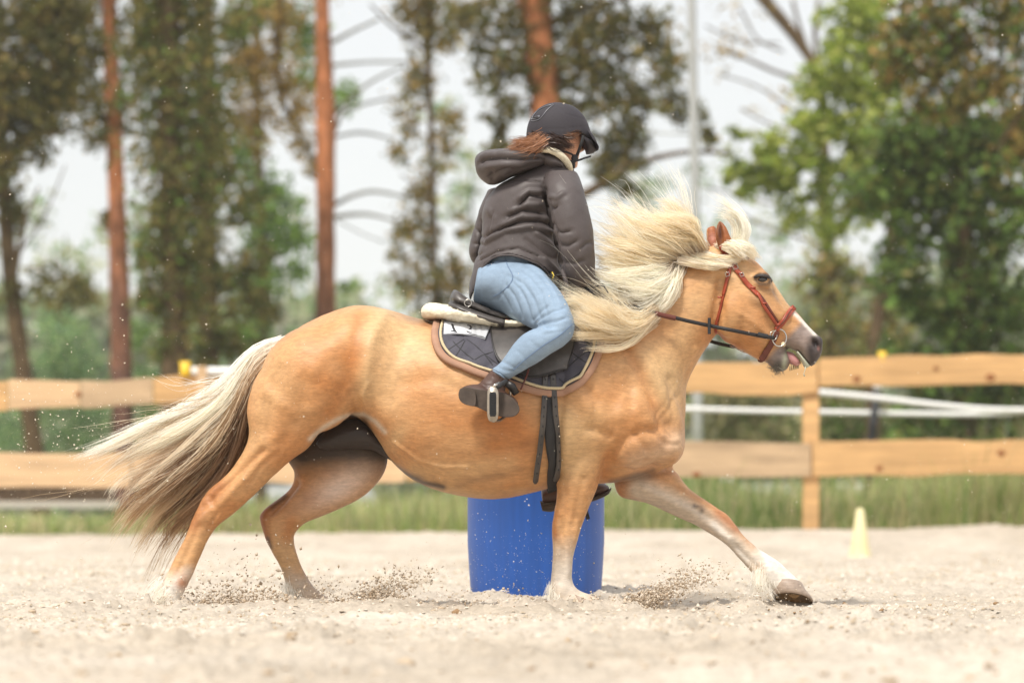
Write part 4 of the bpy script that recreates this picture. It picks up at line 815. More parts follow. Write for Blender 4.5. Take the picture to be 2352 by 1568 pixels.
so[2] += (0, .003, .010); so[3] += (0, .003, .012); MB().rings(so).build('hoof_sole', m_sole, horse)
MB().rings([ring(1345, 1374, NF, (34*k_, 0, -14*k_), (0, .05, 0)), ring(1362, 1392, NF, (44*k_, 0, -12*k_), (0, .06, 0)), ring(1364, 1402, NF, (45*k_, 0, -6*k_), (0, .06, 0))]).build('hoof', m_hoof, horse)
MB().rings([ring(745, 1382, FH, (28*k_, 0, -3*k_), (0, .045, -.01)), ring(748, 1392, FH, (30*k_, 0, -3*k_), (0, .05, -.012)), ring(750, 1399, FH, (29*k_, 0, -2*k_), (0, .05, -.012)), ring(750, 1401, FH, (24*k_, 0, -2*k_), (0, .044, -.01))]).build('hoof', m_hoof, horse)
MB().rings([ring(388, 1392, NH, (27*k_, 0, 2*k_), (0, .045, 0)), ring(382, 1402, NH, (31*k_, 0, 3*k_), (0, .055, 0)), ring(380, 1410, NH, (31*k_, 0, 3*k_), (0, .055, 0))]).build('hoof', m_hoof, horse)

# ------------------------------------------------------------------ hair made of single strands
def strands(name, guides, n, mat_, root, seed, colf, r=.0009, m=14, rootj=.006, tipj=.05, clumps=40, cl=.85, lmin=.6, wav=.006, yj=.02, lock=.012, bias=1.0, fly=.10, taper=.72):
    """n single hairs as thin ribbons, gathered into wavy locks that follow the guides (px, py, depth)"""
    rs = np.random.RandomState(seed)
    G = np.array([cat(g, m) for g in guides])
    G = np.stack([(G[..., 0] - CX) * (Y0 + G[..., 2]) / F, Y0 + G[..., 2], CH + (HY - G[..., 1]) * (Y0 + G[..., 2]) / F], 2)
    k = len(G); s = np.linspace(0, 1, m)
    lu = np.sort(rs.rand(clumps) ** bias) * (k - 1.001)                      # each lock's place across the guides
    lw = rs.gamma(2.5, 1, clumps); lw /= lw.sum()
    cid = rs.choice(clumps, n, p=lw); u = np.clip(lu[cid] + rs.randn(n) * .45 * (k - 1) / clumps * 1.6, 0, k - 1.001)
    fl = (rs.rand(n) < fly)[:, None]
    w = (s[None, :] ** taper) * np.where(fl, .15, cl * (rs.rand(n)[:, None] ** .35))
    uu = u[:, None] * (1 - w) + lu[cid][:, None] * w; uu = np.clip(uu, 0, k - 1.001); i = np.floor(uu).astype(int); t = (uu - i)[..., None]
    C = G[i, np.arange(m)[None, :]] * (1 - t) + G[i + 1, np.arange(m)[None, :]] * t
    C = C + (rs.randn(n, 1, 3) * (rootj, yj, rootj)) * (1 - .75 * w)[..., None]
    S = s[None, :, None]
    cj = rs.randn(clumps, 3) * (tipj, tipj * .8, tipj); C = C + cj[cid][:, None] * S ** 1.3
    fq = rs.uniform(3.0, 8.0, (clumps, 3)); p0 = rs.uniform(0, 6.28, (clumps, 3)); am = lock * rs.uniform(.3, 1.5, (clumps, 3)) * (1, 1.2, 1)
    C = C + am[cid][:, None] * (np.sin(fq[cid][:, None] * S + p0[cid][:, None]) - np.sin(p0[cid])[:, None]) * S ** .8
    C = C + rs.randn(n, 1, 3) * (tipj * .22, tipj * .22, tipj * .22) * np.where(fl, 2.6, 1)[..., None] * S ** 1.4
    ph = rs.uniform(0, 6.28, (n, 1)); fr = rs.uniform(5, 16, (n, 1)); sg = s[None]
    C[..., 2] += wav * .6 * np.sin(fr * sg + ph) * sg; C[..., 1] += wav * np.cos(fr * sg + ph) * sg; C[..., 0] += wav * .4 * np.cos(fr * 1.3 * sg + ph) * sg
    L = (lmin + (1 - lmin) * rs.rand(n) ** .7) * rs.uniform(.72, 1.0, clumps)[cid]; L = np.where(rs.rand(n) < .05, np.minimum(1, L * 1.3), L)
    pos = (s[None] * L[:, None]) * (m - 1); j = np.minimum(pos.astype(int), m - 2); fr_ = (pos - j)[..., None]; ar = np.arange(n)[:, None]
    C = C[ar, j] * (1 - fr_) + C[ar, j + 1] * fr_
    T = np.gradient(C, axis=1); T /= np.maximum(1e-9, np.linalg.norm(T, axis=2))[..., None]
    A = np.cross(T, np.array((.1, 1, .05))); A /= np.maximum(1e-9, np.linalg.norm(A, axis=2))[..., None]; Bn = np.cross(T, A)
    al = rs.uniform(-.9, .9, (n, 1, 1)); D = A * np.cos(al) + Bn * np.sin(al)
    rad = r * (1 - .8 * s ** 2.5)[None, :, None] * rs.uniform(.7, 1.3, (n, 1, 1))
    V = np.stack([C - D * rad, C + D * rad], 2).reshape(-1, 3)
    b0 = (np.arange(n)[:, None] * m + np.arange(m - 1)[None, :]).ravel() * 2
    f = np.stack([b0, b0 + 1, b0 + 3, b0 + 2], 1)
    cc = colf(u / (k - 1), s, cid, rs, C)
    return part(name, V, f, mat_, root, col=np.clip(np.repeat(cc.reshape(-1, 3), 2, 0), 0, .99))
m_hair = mat('horse_hair', attr=True, rough=.5, spec=.3, transl=.5)
def blend(a, b, w): return a * (1 - w) + b * w
H0 = np.array((.97,.90,.74)); H1 = np.array((.95,.80,.56)); H2 = np.array((.60,.37,.19)); H3 = np.array((.26,.13,.07)); HW = np.array((.99, .96, .88))
def col_mane(rootdark, a=H0, b=H1, whiteness=.25):
    def fn(u, s, cid, rs, C):
        n = len(u); cl = rs.rand(cid.max() + 2)[cid][:, None]; w = np.clip(.25 + .6 * cl + .2 * rs.randn(n, 1), 0, 1)[..., None]
        col = blend(np.broadcast_to(a, (n, len(s), 3)), b, w)
        col = blend(col, HW, (whiteness * rs.rand(n, 1))[..., None])
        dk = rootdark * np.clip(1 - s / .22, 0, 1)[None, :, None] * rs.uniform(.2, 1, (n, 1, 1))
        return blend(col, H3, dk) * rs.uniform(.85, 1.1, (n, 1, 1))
    return fn
D_ = -.06
strands('mane', [   # the plume standing up behind the poll
    [(1622,574,-.01),(1604,538,D_),(1582,510,-.1),(1556,488,-.1),(1530,470,-.08)],
    [(1612,578,-.01),(1590,540,D_),(1562,510,-.1),(1525,490,-.1),(1482,480,-.06)],
    [(1600,583,-.02),(1570,540,D_),(1530,514,-.1),(1492,498,-.08),(1450,486,-.04)],
    [(1586,588,-.02),(1550,553,-.08),(1500,520,-.1),(1462,500,-.08),(1432,492,-.04)],
    [(1572,594,-.02),(1530,570,-.08),(1475,548,-.1),(1430,528,-.08),(1392,495,-.04)],
    [(1558,600,-.02),(1510,585,-.08),(1455,566,-.12),(1395,540,-.1),(1338,512,-.08)],
    [(1550,604,-.02),(1500,600,-.08),(1440,582,-.12),(1385,562,-.12),(1332,540,-.1)],
    [(1542,608,-.02),(1495,615,-.08),(1430,605,-.12),(1375,590,-.12),(1340,545,-.14)]],
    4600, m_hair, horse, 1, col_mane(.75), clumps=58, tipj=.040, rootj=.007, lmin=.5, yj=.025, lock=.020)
strands('mane', [   # blown back over the hands
    [(1545,606,-.02),(1500,612,-.1),(1450,612,-.13),(1395,608,-.14),(1345,590,-.12)],
    [(1548,610,-.02),(1505,632,-.11),(1455,640,-.14),(1405,636,-.14),(1362,648,-.12)],
    [(1546,614,-.02),(1515,650,-.11),(1470,668,-.14),(1425,664,-.15),(1385,640,-.13)],
    [(1550,616,-.02),(1530,670,-.11),(1492,694,-.14),(1450,696,-.15),(1412,668,-.14)],
    [(1556,612,-.02),(1540,660,-.11),(1520,694,-.13),(1490,712,-.14),(1450,712,-.14)],
    [(1575,598,-.02),(1562,630,-.10),(1542,660,-.115),(1524,700,-.12),(1512,722,-.12)]],
    5400, m_hair, horse, 2, col_mane(.9, HW, H0, .5), clumps=46, tipj=.03, rootj=.008, lmin=.55, yj=.02, lock=.024)
strands('mane', [   # the low plume from the withers, sweeping back over the knee and pad
    [(1500,705,-.13),(1460,722,-.18),(1410,700,-.22),(1360,672,-.24),(1308,646,-.25)],
    [(1502,712,-.13),(1455,738,-.19),(1400,722,-.24),(1345,698,-.27),(1292,676,-.28)],
    [(1502,720,-.13),(1455,752,-.20),(1400,745,-.26),(1350,722,-.29),(1296,686,-.30)],
    [(1500,728,-.14),(1450,764,-.21),(1395,760,-.27),(1350,745,-.30),(1318,735,-.31)],
    [(1497,736,-.14),(1445,776,-.21),(1395,772,-.27),(1352,764,-.30),(1325,752,-.31)]],
    5200, m_hair, horse, 3, col_mane(.35, H0, H1 * .96, .15), clumps=50, tipj=.034, rootj=.010, lmin=.5, yj=.02, lock=.022)
strands('mane', [   # short band along the crest between poll and dark parting
    [(1560,600,-.10),(1585,604,-.11),(1615,606,-.105),(1645,606,-.10),(1665,600,-.09)],
    [(1575,586,-.06),(1600,596,-.10),(1625,600,-.10),(1655,604,-.10),(1690,602,-.09)],
    [(1600,578,-.03),(1625,586,-.08),(1650,596,-.10),(1680,600,-.10),(1715,592,-.07)]],
    2200, m_hair, horse, 4, col_mane(.4, HW, H1, .4), clumps=16, tipj=.010, rootj=.005, lmin=.75, yj=.004, lock=.006)
strands('forelock', [   # over the forehead
    [(1648,566,-.03),(1672,572,-.10),(1700,590,-.11),(1712,604,-.10)],
    [(1655,562,-.02),(1680,564,-.10),(1708,576,-.11),(1727,592,-.08)],
    [(1662,560,-.01),(1690,558,-.08),(1716,566,-.09),(1735,588,-.05)],
    [(1672,562,.0),(1700,556,-.05),(1722,562,-.06),(1742,596,-.02)]],
    2400, m_hair, horse, 5, col_mane(.1, HW, H1, .6), clumps=18, tipj=.010, rootj=.006, lmin=.8, yj=.006, lock=.007)
strands('forelock', [   # the lock whipped up over the ears
    [(1690,566,-.01),(1712,555,-.03),(1716,525,-.03),(1698,497,-.02),(1660,478,0),(1618,465,0)],
    [(1680,562,.0),(1700,548,-.02),(1704,522,-.02),(1690,500,-.01),(1660,484,0),(1630,474,0)],
    [(1672,560,.01),(1690,540,.0),(1692,520,.0),(1680,503,0),(1655,492,0),(1640,486,.01)]],
    600, m_hair, horse, 6, col_mane(.0, HW, H0, .8), clumps=9, tipj=.022, rootj=.006, lmin=.55, yj=.010, lock=.010, r=.0007)
def col_tail(u, s, cid, rs, C):
    H2 = np.array((.54, .32, .15)); H3 = np.array((.13, .065, .035))
    n = len(u); U = u[:, None]; S = s[None]
    cl = rs.rand(cid.max() + 2)[cid][:, None]
    w1 = np.clip((U - .05) * 1.9 + .30 * (cl - .5) + .2 * (S - .4), 0, 1)[..., None]
    col = blend(np.broadcast_to(HW, (n, len(s), 3)), H1, w1)
    top = np.clip(1 - S / .38, 0, 1)[..., None]
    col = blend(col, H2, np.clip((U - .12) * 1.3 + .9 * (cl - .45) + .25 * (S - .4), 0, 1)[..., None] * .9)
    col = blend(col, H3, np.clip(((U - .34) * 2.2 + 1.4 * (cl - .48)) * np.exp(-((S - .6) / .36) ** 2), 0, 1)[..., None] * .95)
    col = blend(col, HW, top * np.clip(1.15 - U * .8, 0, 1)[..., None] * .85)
    return col * rs.uniform(.82, 1.12, (n, 1, 1))
strands('tail', [
    [(650,785,0),(600,800,-.02),(556,845,-.03),(512,900,-.03),(440,945,0),(340,978,0),(250,1015,0),(188,1036,0)],
    [(650,787,0),(600,806,-.03),(560,850,-.04),(524,910,-.04),(460,960,-.02),(370,1000,-.01),(290,1050,0),(232,1110,0)],
    [(650,790,0),(600,812,-.03),(564,860,-.05),(535,920,-.05),(470,990,-.04),(380,1060,-.03),(295,1110,-.02),(235,1170,0)],
    [(651,793,0),(603,820,-.04),(568,870,-.06),(545,930,-.06),(490,1010,-.05),(400,1090,-.04),(315,1160,-.03),(262,1230,-.02)],
    [(652,796,0),(605,828,-.04),(572,880,-.06),(552,940,-.06),(505,1030,-.05),(425,1120,-.04),(352,1200,-.03),(318,1262,-.02)],
    [(652,800,0),(607,836,-.03),(574,890,-.05),(558,950,-.05),(520,1040,-.04),(450,1130,-.03),(385,1210,-.02),(348,1286,-.01)],
    [(653,805,.0),(609,845,-.02),(576,900,-.03),(564,958,-.03),(540,1035,-.02),(488,1115,-.01),(425,1180,0),(392,1250,0)],
    [(653,810,.01),(611,852,0),(578,910,0),(570,965,0),(556,1010,0),(515,1075,0),(455,1130,.01),(400,1200,.01)]],
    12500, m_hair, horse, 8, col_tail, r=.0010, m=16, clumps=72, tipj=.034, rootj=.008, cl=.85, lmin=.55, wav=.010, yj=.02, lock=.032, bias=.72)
# single hairs flying loose
strands('loose_hair', [[(1610,570,0),(1590,510,-.06),(1560,450,-.06),(1500,420,0)], [(1580,585,0),(1520,520,-.08),(1450,470,-.08),(1380,450,0)], [(1555,600,0),(1470,560,-.1),(1390,500,-.1),(1330,455,0)], [(1545,610,0),(1450,600,-.12),(1360,560,-.12),(1310,500,-.1)], [(1500,710,-.13),(1400,690,-.22),(1330,640,-.24),(1290,620,-.2)], [(1500,730,-.13),(1400,750,-.26),(1330,710,-.29),(1280,690,-.3)]],
    420, m_hair, horse, 31, col_mane(.2, HW, H0, .4), r=.0008, clumps=60, cl=.1, tipj=.07, rootj=.008, lmin=.5, wav=.02)
strands('loose_hair', [[(560,845,-.03),(500,880,-.03),(430,920,0),(360,940,.02)], [(560,900,-.05),(440,950,-.03),(300,1000,0),(190,1020,.0)], [(560,930,-.05),(440,1060,-.03),(300,1140,0),(200,1180,.0)], [(560,950,-.05),(500,1100,-.03),(420,1220,0),(380,1310,.0)]],
    420, m_hair, horse, 32, col_tail, r=.0008, clumps=60, cl=.1, tipj=.07, rootj=.02, lmin=.5, wav=.02)
# feathers at the fetlocks and fly-away tail top
WH = lambda u, s, cid, rs, C: np.broadcast_to(HW, (len(u), len(s), 3)) * rs.uniform(.9, 1.0, (len(u), 1, 1))
strands('feather', [[(1740,1308,FF-.04),(1735,1340,FF-.05),(1738,1372,FF-.03)], [(1752,1330,FF-.04),(1750,1352,FF-.05),(1755,1378,FF-.03)], [(1765,1342,FF-.04),(1765,1358,FF-.05),(1772,1368,FF-.03)]], 260, m_hair, horse, 9, WH, r=.0006, m=8, lock=.006, clumps=14, tipj=.02, rootj=.012, yj=.015)
strands('feather', [[(1262,1340,NF-.03),(1258,1365,NF-.03),(1264,1392,NF-.02)], [(1272,1360,NF-.04),(1268,1385,NF-.045),(1280,1402,NF-.03)], [(1285,1370,NF-.045),(1290,1390,NF-.05),(1300,1402,NF-.04)]], 140, m_hair, horse, 10, WH, r=.0006, m=8, lock=.006, clumps=10, tipj=.010, rootj=.008, yj=.01)
strands('feather', [[(372,1330,NH-.02),(350,1355,NH-.03),(338,1385,NH-.02)], [(370,1350,NH-.03),(352,1375,NH-.03),(350,1402,NH-.02)], [(385,1365,NH-.04),(370,1385,NH-.045),(372,1404,NH-.03)]], 220, m_hair, horse, 11, WH, r=.0006, m=8, lock=.006, clumps=12, tipj=.02, rootj=.012, yj=.015)
strands('feather', [[(655,1335,FH-.03),(658,1365,FH-.04),(668,1398,FH-.03)], [(668,1350,FH-.04),(675,1375,FH-.05),(690,1400,FH-.04)], [(690,1370,FH-.045),(700,1390,FH-.05),(712,1404,FH-.045)]], 150, m_hair, horse, 12, WH, r=.0006, m=8, lock=.006, clumps=10, tipj=.012, rootj=.008, yj=.012)
BRD = lambda u, s, cid, rs, C: np.broadcast_to(np.array(alb(170, 165, 150, .6)), (len(u), len(s), 3)) * rs.uniform(.5, 1.1, (len(u), 1, 1))
strands('chin_hair', [[(1768,838,-.02),(1768,846,-.02),(1772,852,-.02)], [(1785,850,-.02),(1790,856,-.02),(1796,860,-.02)]], 120, m_hair, horse, 13, BRD, r=.0006, m=5, clumps=6, tipj=.005, rootj=.008, yj=.02)
# ------------------------------------------------------------------ sheets and straps laid on the horse
def drape_patch(A, Bc, nu, nv, off, thick, bvh=None, fn=None, clampy=None):
    """ruled patch between two pixel curves laid on the near side of the horse; returns outer grid, inner grid (world), pixel grids"""
    a = cat(A, nu); b = cat(Bc, nu); G = np.zeros((nu, nv, 3)); N = np.zeros((nu, nv, 3)); PX = np.zeros((nu, nv, 2)); ok = np.zeros((nu, nv), bool)
    for i in range(nu):
        for j in range(nv):
            t = j / (nv - 1); x, y = a[i] * (1 - t) + b[i] * t; PX[i, j] = x, y
            s = surf(x, y, bvh=bvh)
            if s is not None: G[i, j], N[i, j] = s; ok[i, j] = True
    if not ok.all():                                     # outside the silhouette: take the nearest hit's depth
        gi = np.argwhere(ok)
        for i, j in np.argwhere(~ok):
            k = gi[np.argmin(((gi - (i, j)) ** 2).sum(1))]; Yk = G[k[0], k[1], 1]; G[i, j] = P(PX[i, j, 0], PX[i, j, 1], Yk); N[i, j] = N[k[0], k[1]]
    for k in range(3):                                    # relax depth and normals
        for Q in (G[..., 1:2], N):
            Q[1:-1] = (Q[:-2] + 2 * Q[1:-1] + Q[2:]) / 4; Q[:, 1:-1] = (Q[:, :-2] + 2 * Q[:, 1:-1] + Q[:, 2:]) / 4
    N /= np.linalg.norm(N, axis=2)[..., None]
    o = off + (fn(PX) if fn is not None else 0); o = np.broadcast_to(o, (nu, nv))
    return G + N * (o + thick)[..., None], G + N * (np.full((nu, nv), off) )[..., None], PX
def slab(mb, Oo, Oi, mirror=False):
    nu, nv = Oo.shape[:2]
    mb.mirror = mirror
    for Om, Im in ((Oo, Oi),):
        v = np.concatenate([Om.reshape(-1, 3), Im.reshape(-1, 3)]); n = nu * nv; f = []
        for i in range(nu - 1):
            for j in range(nv - 1):
                a = i * nv + j; f.append((a, a + 1, a + nv + 1, a + nv)); f.append((n + a, n + a + nv, n + a + nv + 1, n + a + 1))
        def edge(seq):
            for p, q in zip(seq[:-1], seq[1:]): f.append((p, q, n + q, n + p))
        edge([i * nv for i in range(nu)]); edge([i * nv + nv - 1 for i in range(nu)]); edge(list(range(nv))); edge([(nu-1) * nv + j for j in range(nv)])
        mb.add(v, f)
    return mb
def strap(px, w, off, th, n=40, bvh=None, mirror=False, round_=True, ends=1.0):
    """flat strap along a pixel polyline on the surface, w in pixels"""
    q = cat(px, n); pts = []; nn = []; last = None
    for x, y in q[:, :2]:
        s = surf(x, y, bvh=bvh)
        if s is None: s = (P(x, y, last[0][1]), last[1]) if last is not None else (P(x, y, Y0 - .05), np.array((0, -1.0, 0)))
        last = s; pts.append(s[0]); nn.append(s[1])
    p = np.array(pts); N = np.array(nn)
    for k in range(4):
        p[1:-1, 1] = (p[:-2, 1] + 2 * p[1:-1, 1] + p[2:, 1]) / 4; N[1:-1] = (N[:-2] + 2 * N[1:-1] + N[2:]) / 4
    N /= np.linalg.norm(N, axis=1)[:, None]
    T = np.gradient(p, axis=0); T /= np.linalg.norm(T, axis=1)[:, None]; S = np.cross(T, N); S /= np.linalg.norm(S, axis=1)[:, None]
    W = w * (Y0 - .2) / F / 2 * np.ones(n)
    if round_: W[0] *= .6 * ends; W[-1] *= .5
    mb = MB(); rr = []
    for i in range(n):
        o = p[i] + N[i] * off; s = S[i] * W[i]; h = N[i] * th
        rr.append(np.array([o - s, o - s + h * .6, o - s * .75 + h, o + s * .75 + h, o + s + h * .6, o + s]))
    mb.rings(rr)
    mb.mirror = mirror
    return mb, p + N * (off + th), N

m_leather = mat('dark_leather', alb(92, 86, 82, .54), .38, noise=[(9, .35), (45, .15)], bump=[(120, .25, .0015), (14, .2, .004)], spec=.5)
m_leather2 = mat('black_leather', alb(46, 42, 42, .5), .42, noise=[(12, .3)], bump=(140, .25, .001), spec=.45)
m_red = mat('red_brown_leather', alb(196, 84, 52, .55), .38, noise=[(14, .2)], bump=(140, .25, .001), spec=.5)
m_redd = mat('brown_leather', alb(128, 60, 42, .55), .42, noise=[(14, .25)], bump=(140, .25, .001), spec=.5)
m_steel = mat('steel', alb(205, 200, 192, .8), .25, metal=.9)
m_navy = mat('quilted_cloth', alb(98, 96, 106, .6), .7, noise=[(20, .12), (300, .1)], bump=[(35, .4, .004), (500, .3, .001)], sheen=.3, spec=.2)
m_tan = mat('tan_binding', alb(196, 150, 122, .62), .75, noise=[(25, .1)], bump=(200, .3, .001), sheen=.2)
m_rope = mat('cream_cord', alb(232, 212, 172, .7), .7, bump=[(90, .8, .003, (1, 1, 1))])
m_fleece = mat('sheepskin', alb(246, 236, 208, .78), .9, sheen=.5, noise=[(40, .08)], bump=[(90, .9, .006), (260, .6, .002)])
m_black2 = mat('black_rubber', (.016, .016, .018), .7)

# saddle pad
padA = [(1016,738),(1060,741),(1120,744),(1200,746),(1290,744),(1350,748),(1369,768)]
padO = [(1003,742),(998,775),(1006,806),(1026,829),(1068,847),(1125,868),(1180,885),(1212,895),(1242,902),(1268,904),(1296,900),(1324,886),(1350,861),(1369,826),(1379,790),(1376,766)]
def quilt(PX):
    x, y = PX[..., 0], PX[..., 1]; a = (x * .62 + y * .90) / 52.0; b = (-x * .62 + y * .90 + 11) / 52.0
    return .0095 * np.sqrt(np.abs(np.sin(np.pi * a) * np.sin(np.pi * b)))
pad = empty('saddle_pad', P(1190, 745, Y0), 'dark quilted saddle pad with tan border and cream cord under the saddle', 'saddle pad')
Oo, Oi, PXg = drape_patch(padA, padO, 110, 34, .004, .006, fn=quilt)
slab(MB(), Oo, Oi, True).build('quilt', m_navy, pad)
def gbvh(*gr):
    V = []; Fc = []
    for g in gr:
        nu, nv = g.shape[:2]; n0 = len(V); V += [Vector(q) for q in g.reshape(-1, 3)]
        Fc += [(n0 + i*nv + j, n0 + i*nv + j + 1, n0 + (i+1)*nv + j + 1, n0 + (i+1)*nv + j) for i in range(nu-1) for j in range(nv-1)]
    return BVHTree.FromPolygons(V, Fc)
QB = gbvh(Oo)
for pl in ([(1027,805),(1046,792),(1066,779)], [(1072,779),(1094,795),(1113,813),(1143,836)], [(1090,826),(1103,818),(1115,813),(1132,808)], [(1113,814),(1124,828),(1132,839)], [(1040,783),(1052,796),(1070,812),(1088,826)], [(1068,782),(1058,800),(1044,822)],
           [(1312,808),(1330,822),(1352,836)], [(1293,852),(1310,838),(1327,823),(1357,800)], [(1330,770),(1346,784),(1362,798)], [(1300,884),(1318,866),(1340,850)], [(1284,870),(1300,884)]):
    mb_, _, _ = strap(pl, 2.6, -.0006, .0014, 24, bvh=QB); mb_.build('quilt_seam_shade', m_black2, pad)  # black strips along the seams paint in the shade of the quilting creases
ed = cat(padO, 90); cen = np.array((1190, 790.0))
ob = MB(); q = [tuple(x) for x in ed]
mb_, pp_, _ = strap(q, 17, .008, .013, 90, mirror=True, round_=False); mb_.build('binding', m_tan, pad)
inn = [tuple(e + (cen - e) / np.linalg.norm(cen - e) * 13) for e in ed]
_, pr_, Nr_ = strap(inn, 4, .014, .008, 90, round_=False)
tw = MB(); 
for ph in (0, np.pi):
    n_ = 700; ii = np.linspace(0, 89, n_); p_ = np.stack([np.interp(ii, np.arange(90), pr_[:, k]) for k in range(3)], 1)
    nn_ = np.stack([np.interp(ii, np.arange(90), Nr_[:, k]) for k in range(3)], 1); T_ = np.gradient(p_, axis=0); T_ /= np.linalg.norm(T_, axis=1)[:, None]; S_ = np.cross(T_, nn_)
    a_ = ii * 5.2 + ph; tw.tube(p_ + nn_ * (.0022 * np.cos(a_))[:, None] + S_ * (.0022 * np.sin(a_))[:, None], .0034, 5)
tw.build('piping_cord', m_rope, pad)
# paper number cover
m_paper = mat('number_cloth', alb(238, 240, 246, .85), .55, bump=[(18, .6, .006), (60, .4, .002)])
m_film = mat('clear_film', alb(205, 207, 212, .75), .3, bump=[(20, .8, .008)])
m_ink = mat('ink', (.03, .03, .035), .6)
numb = empty('number_patch', P(1070, 760, Y0 - .3), 'white number cover with partly hidden black digits on the rear of the saddle pad', 'number patch')
cr = lambda PX: .004 + .0015 * np.sin(PX[..., 0] * .13 + PX[..., 1] * .2)
o1, i1, _ = drape_patch([(1018,740),(1050,739),(1090,743)], [(1018,778),(1052,777),(1086,780)], 24, 14, .0175, .001, fn=cr); slab(MB(), o1, i1).build('sheet', m_paper, numb); SB = gbvh(o1)
o1, i1, _ = drape_patch([(1088,741.5),(1110,744),(1133,748)], [(1080,779.8),(1100,784),(1115,789)], 20, 14, .018, .001, fn=lambda PX: .004 + .003 * np.abs(np.sin(PX[..., 0] * .2 - PX[..., 1] * .1))); slab(MB(), o1, i1).build('film', m_film, numb)
for pl, w in (([(1042,741),(1045,749),(1049,757)], 4.5), ([(1040,754),(1047,755.5),(1052,756.5)], 3.2), ([(1041.5,766),(1045.5,762.5),(1046,767)], 3.6),
              ([(1072,743),(1078,744),(1080,749),(1076,752)], 3.4), ([(1078,750),(1084,752),(1084,757),(1078,758),(1071,755)], 3.6), ([(1084,744),(1091,746),(1092,752),(1087,754)], 3.4), ([(1088,753),(1095,755),(1096,760),(1089,760)], 3.6), ([(1073,763),(1076,764.5),(1079,766)], 3.4), ([(1084,765),(1086,766.5)], 3)):
    mb_, _, _ = strap([((x - 1068) * 1.15 + 1068, (y - 752) * 1.15 + 757) for x, y in pl], w * 1.25, .0006, .0012, 16, bvh=SB); mb_.build('digit', m_ink, numb)
# sheepskin
fl = empty('sheepskin_pad', P(1050, 730, Y0), 'cream sheepskin half pad sticking out behind the saddle', 'pad')
fb_ = MB()
for s in (-1, 1):
    fb_.loft([(968,712,970,724,.03,s*.05), (974,701,978,735,.055,s*.07), (992,697,1000,738,.065,s*.085), (1020,699,1022,737,.07,s*.10), (1050,704,1050,738,.07,s*.12), (1087,713,1085,742,.07,s*.135), (1118,723,1115,747,.065,s*.14), (1150,734,1146,752,.06,s*.15), (1290,734,1290,750,.05,s*.14)], 40, 22)
fv, ff = remesh(fb_, .007); fv = smooth(fv, ff, 3); fn_ = normals(fv, ff); fv = fv + fn_ * (.003 * fbm(fv * 60, 2, 90) + .003 * fbm(fv * 22, 2, 91))[:, None]
fx, fz = topx(fv); fc = np.tile(np.array(alb(248, 238, 212, .78)), (len(fv), 1)); w = np.exp(-(((fx - 1000) / 42) ** 2 + ((fz - 737) / 9) ** 2) ** 1.5)[:, None]
fc = fc * (1 - w) + np.array(alb(100, 62, 38, .5)) * w
m_fleece2 = mat('sheepskin_pile', attr=True, rough=.9, sheen=.5, noise=[(40, .08)], bump=[(90, .9, .006), (260, .6, .002)])
part('pile', fv, ff, m_fleece2, fl, col=fc)

# saddle
sad = empty('saddle', P(1180, 720, Y0), 'worn dark leather saddle on the sheepskin pad beneath the rider', 'saddle')
sm_ = MB(); sm_.loft([(1042,664,1030,700,.10,0), (1050,668,1036,708,.145,0), (1072,686,1062,716,.165,0), (1105,704,1100,728,.165,0), (1150,718,1146,742,.15,0), (1210,722,1208,746,.13,0), (1265,712,1266,744,.115,0), (1300,695,1304,744,.09,0), (1322,690,1326,744,.05,0)], 60, 28, 2.6)
sv, sf = remesh(sm_, .007); sv = smooth(sv, sf, 3); sn_ = normals(sv, sf); sx, sz = topx(sv)
for pl, w, d in (([(1036,690),(1070,704),(1110,722),(1150,735),(1200,742)], 3.5, .006), ([(1040,700),(1075,712),(1110,728)], 3, -.004), ([(1048,672),(1080,694),(1120,712)], 4, -.004)):
    sv = sv - sn_ * (d * np.exp(-(dpoly(sx, sz, pl) / w) ** 2))[:, None]
part('seat', sv, sf, m_leather, sad)
pn_ = MB()
for s in (-1,): pn_.mirror = True; pn_.loft([(1030,694,1030,706,.03,s*.11), (1045,696,1044,718,.05,s*.13), (1080,708,1080,733,.05,s*.15), (1125,724,1124,745,.045,s*.165), (1160,734,1158,752,.04,s*.17)], 24, 18)
pn_.build('panel', m_leather, sad)
flA = [(1131,729),(1180,740),(1230,746),(1280,748),(1322,752)]
flB = [(1128,790),(1145,836),(1198,867),(1238,869),(1277,857),(1306,832),(1324,790),(1325,762)]
flL = [(1131,729),(1128,760),(1130,795),(1143,832),(1168,856),(1200,868),(1237,869),(1274,858),(1303,836),(1319,797),(1325,760)]
Oo, Oi, _ = drape_patch([(1131,729),(1135,730),(1145,732),(1160,735),(1180,739),(1205,743),(1235,746),(1262,747),(1290,748),(1310,750),(1325,752)], flL, 80, 26, .021, .006, fn=lambda PX: .002 * np.exp(-((PX[..., 0] - 1237) / 3) ** 2) * (PX[..., 1] > 800) * -1 + .004)
slab(MB(), Oo, Oi, True).build('flap', m_leather, sad)
mb_, _, _ = strap(flL, 4, .0275, .004, 90, mirror=True, round_=False); mb_.build('flap_welt', m_leather2, sad)
mb_, _, _ = strap([(1117,758),(1140,761),(1175,757),(1218,752),(1260,750)], 9, .034, .004, 30); mb_.build('keeper_strap', m_leather2, sad)
mb_, _, _ = strap([(1152,748),(1162,757),(1172,764)], 2.4, .040, .003, 12); mb_.build('lace', m_redd, sad)
th = np.linspace(0, 2*np.pi, 20, endpoint=False)
c_ = P(1075, 696, Y0 - .165); MB().tube(c_ + np.stack([.012*np.cos(th), -.002 + 0*th, .012*np.sin(th)], 1), .0022, 6, closed=True).build('dee_ring', m_steel, sad)
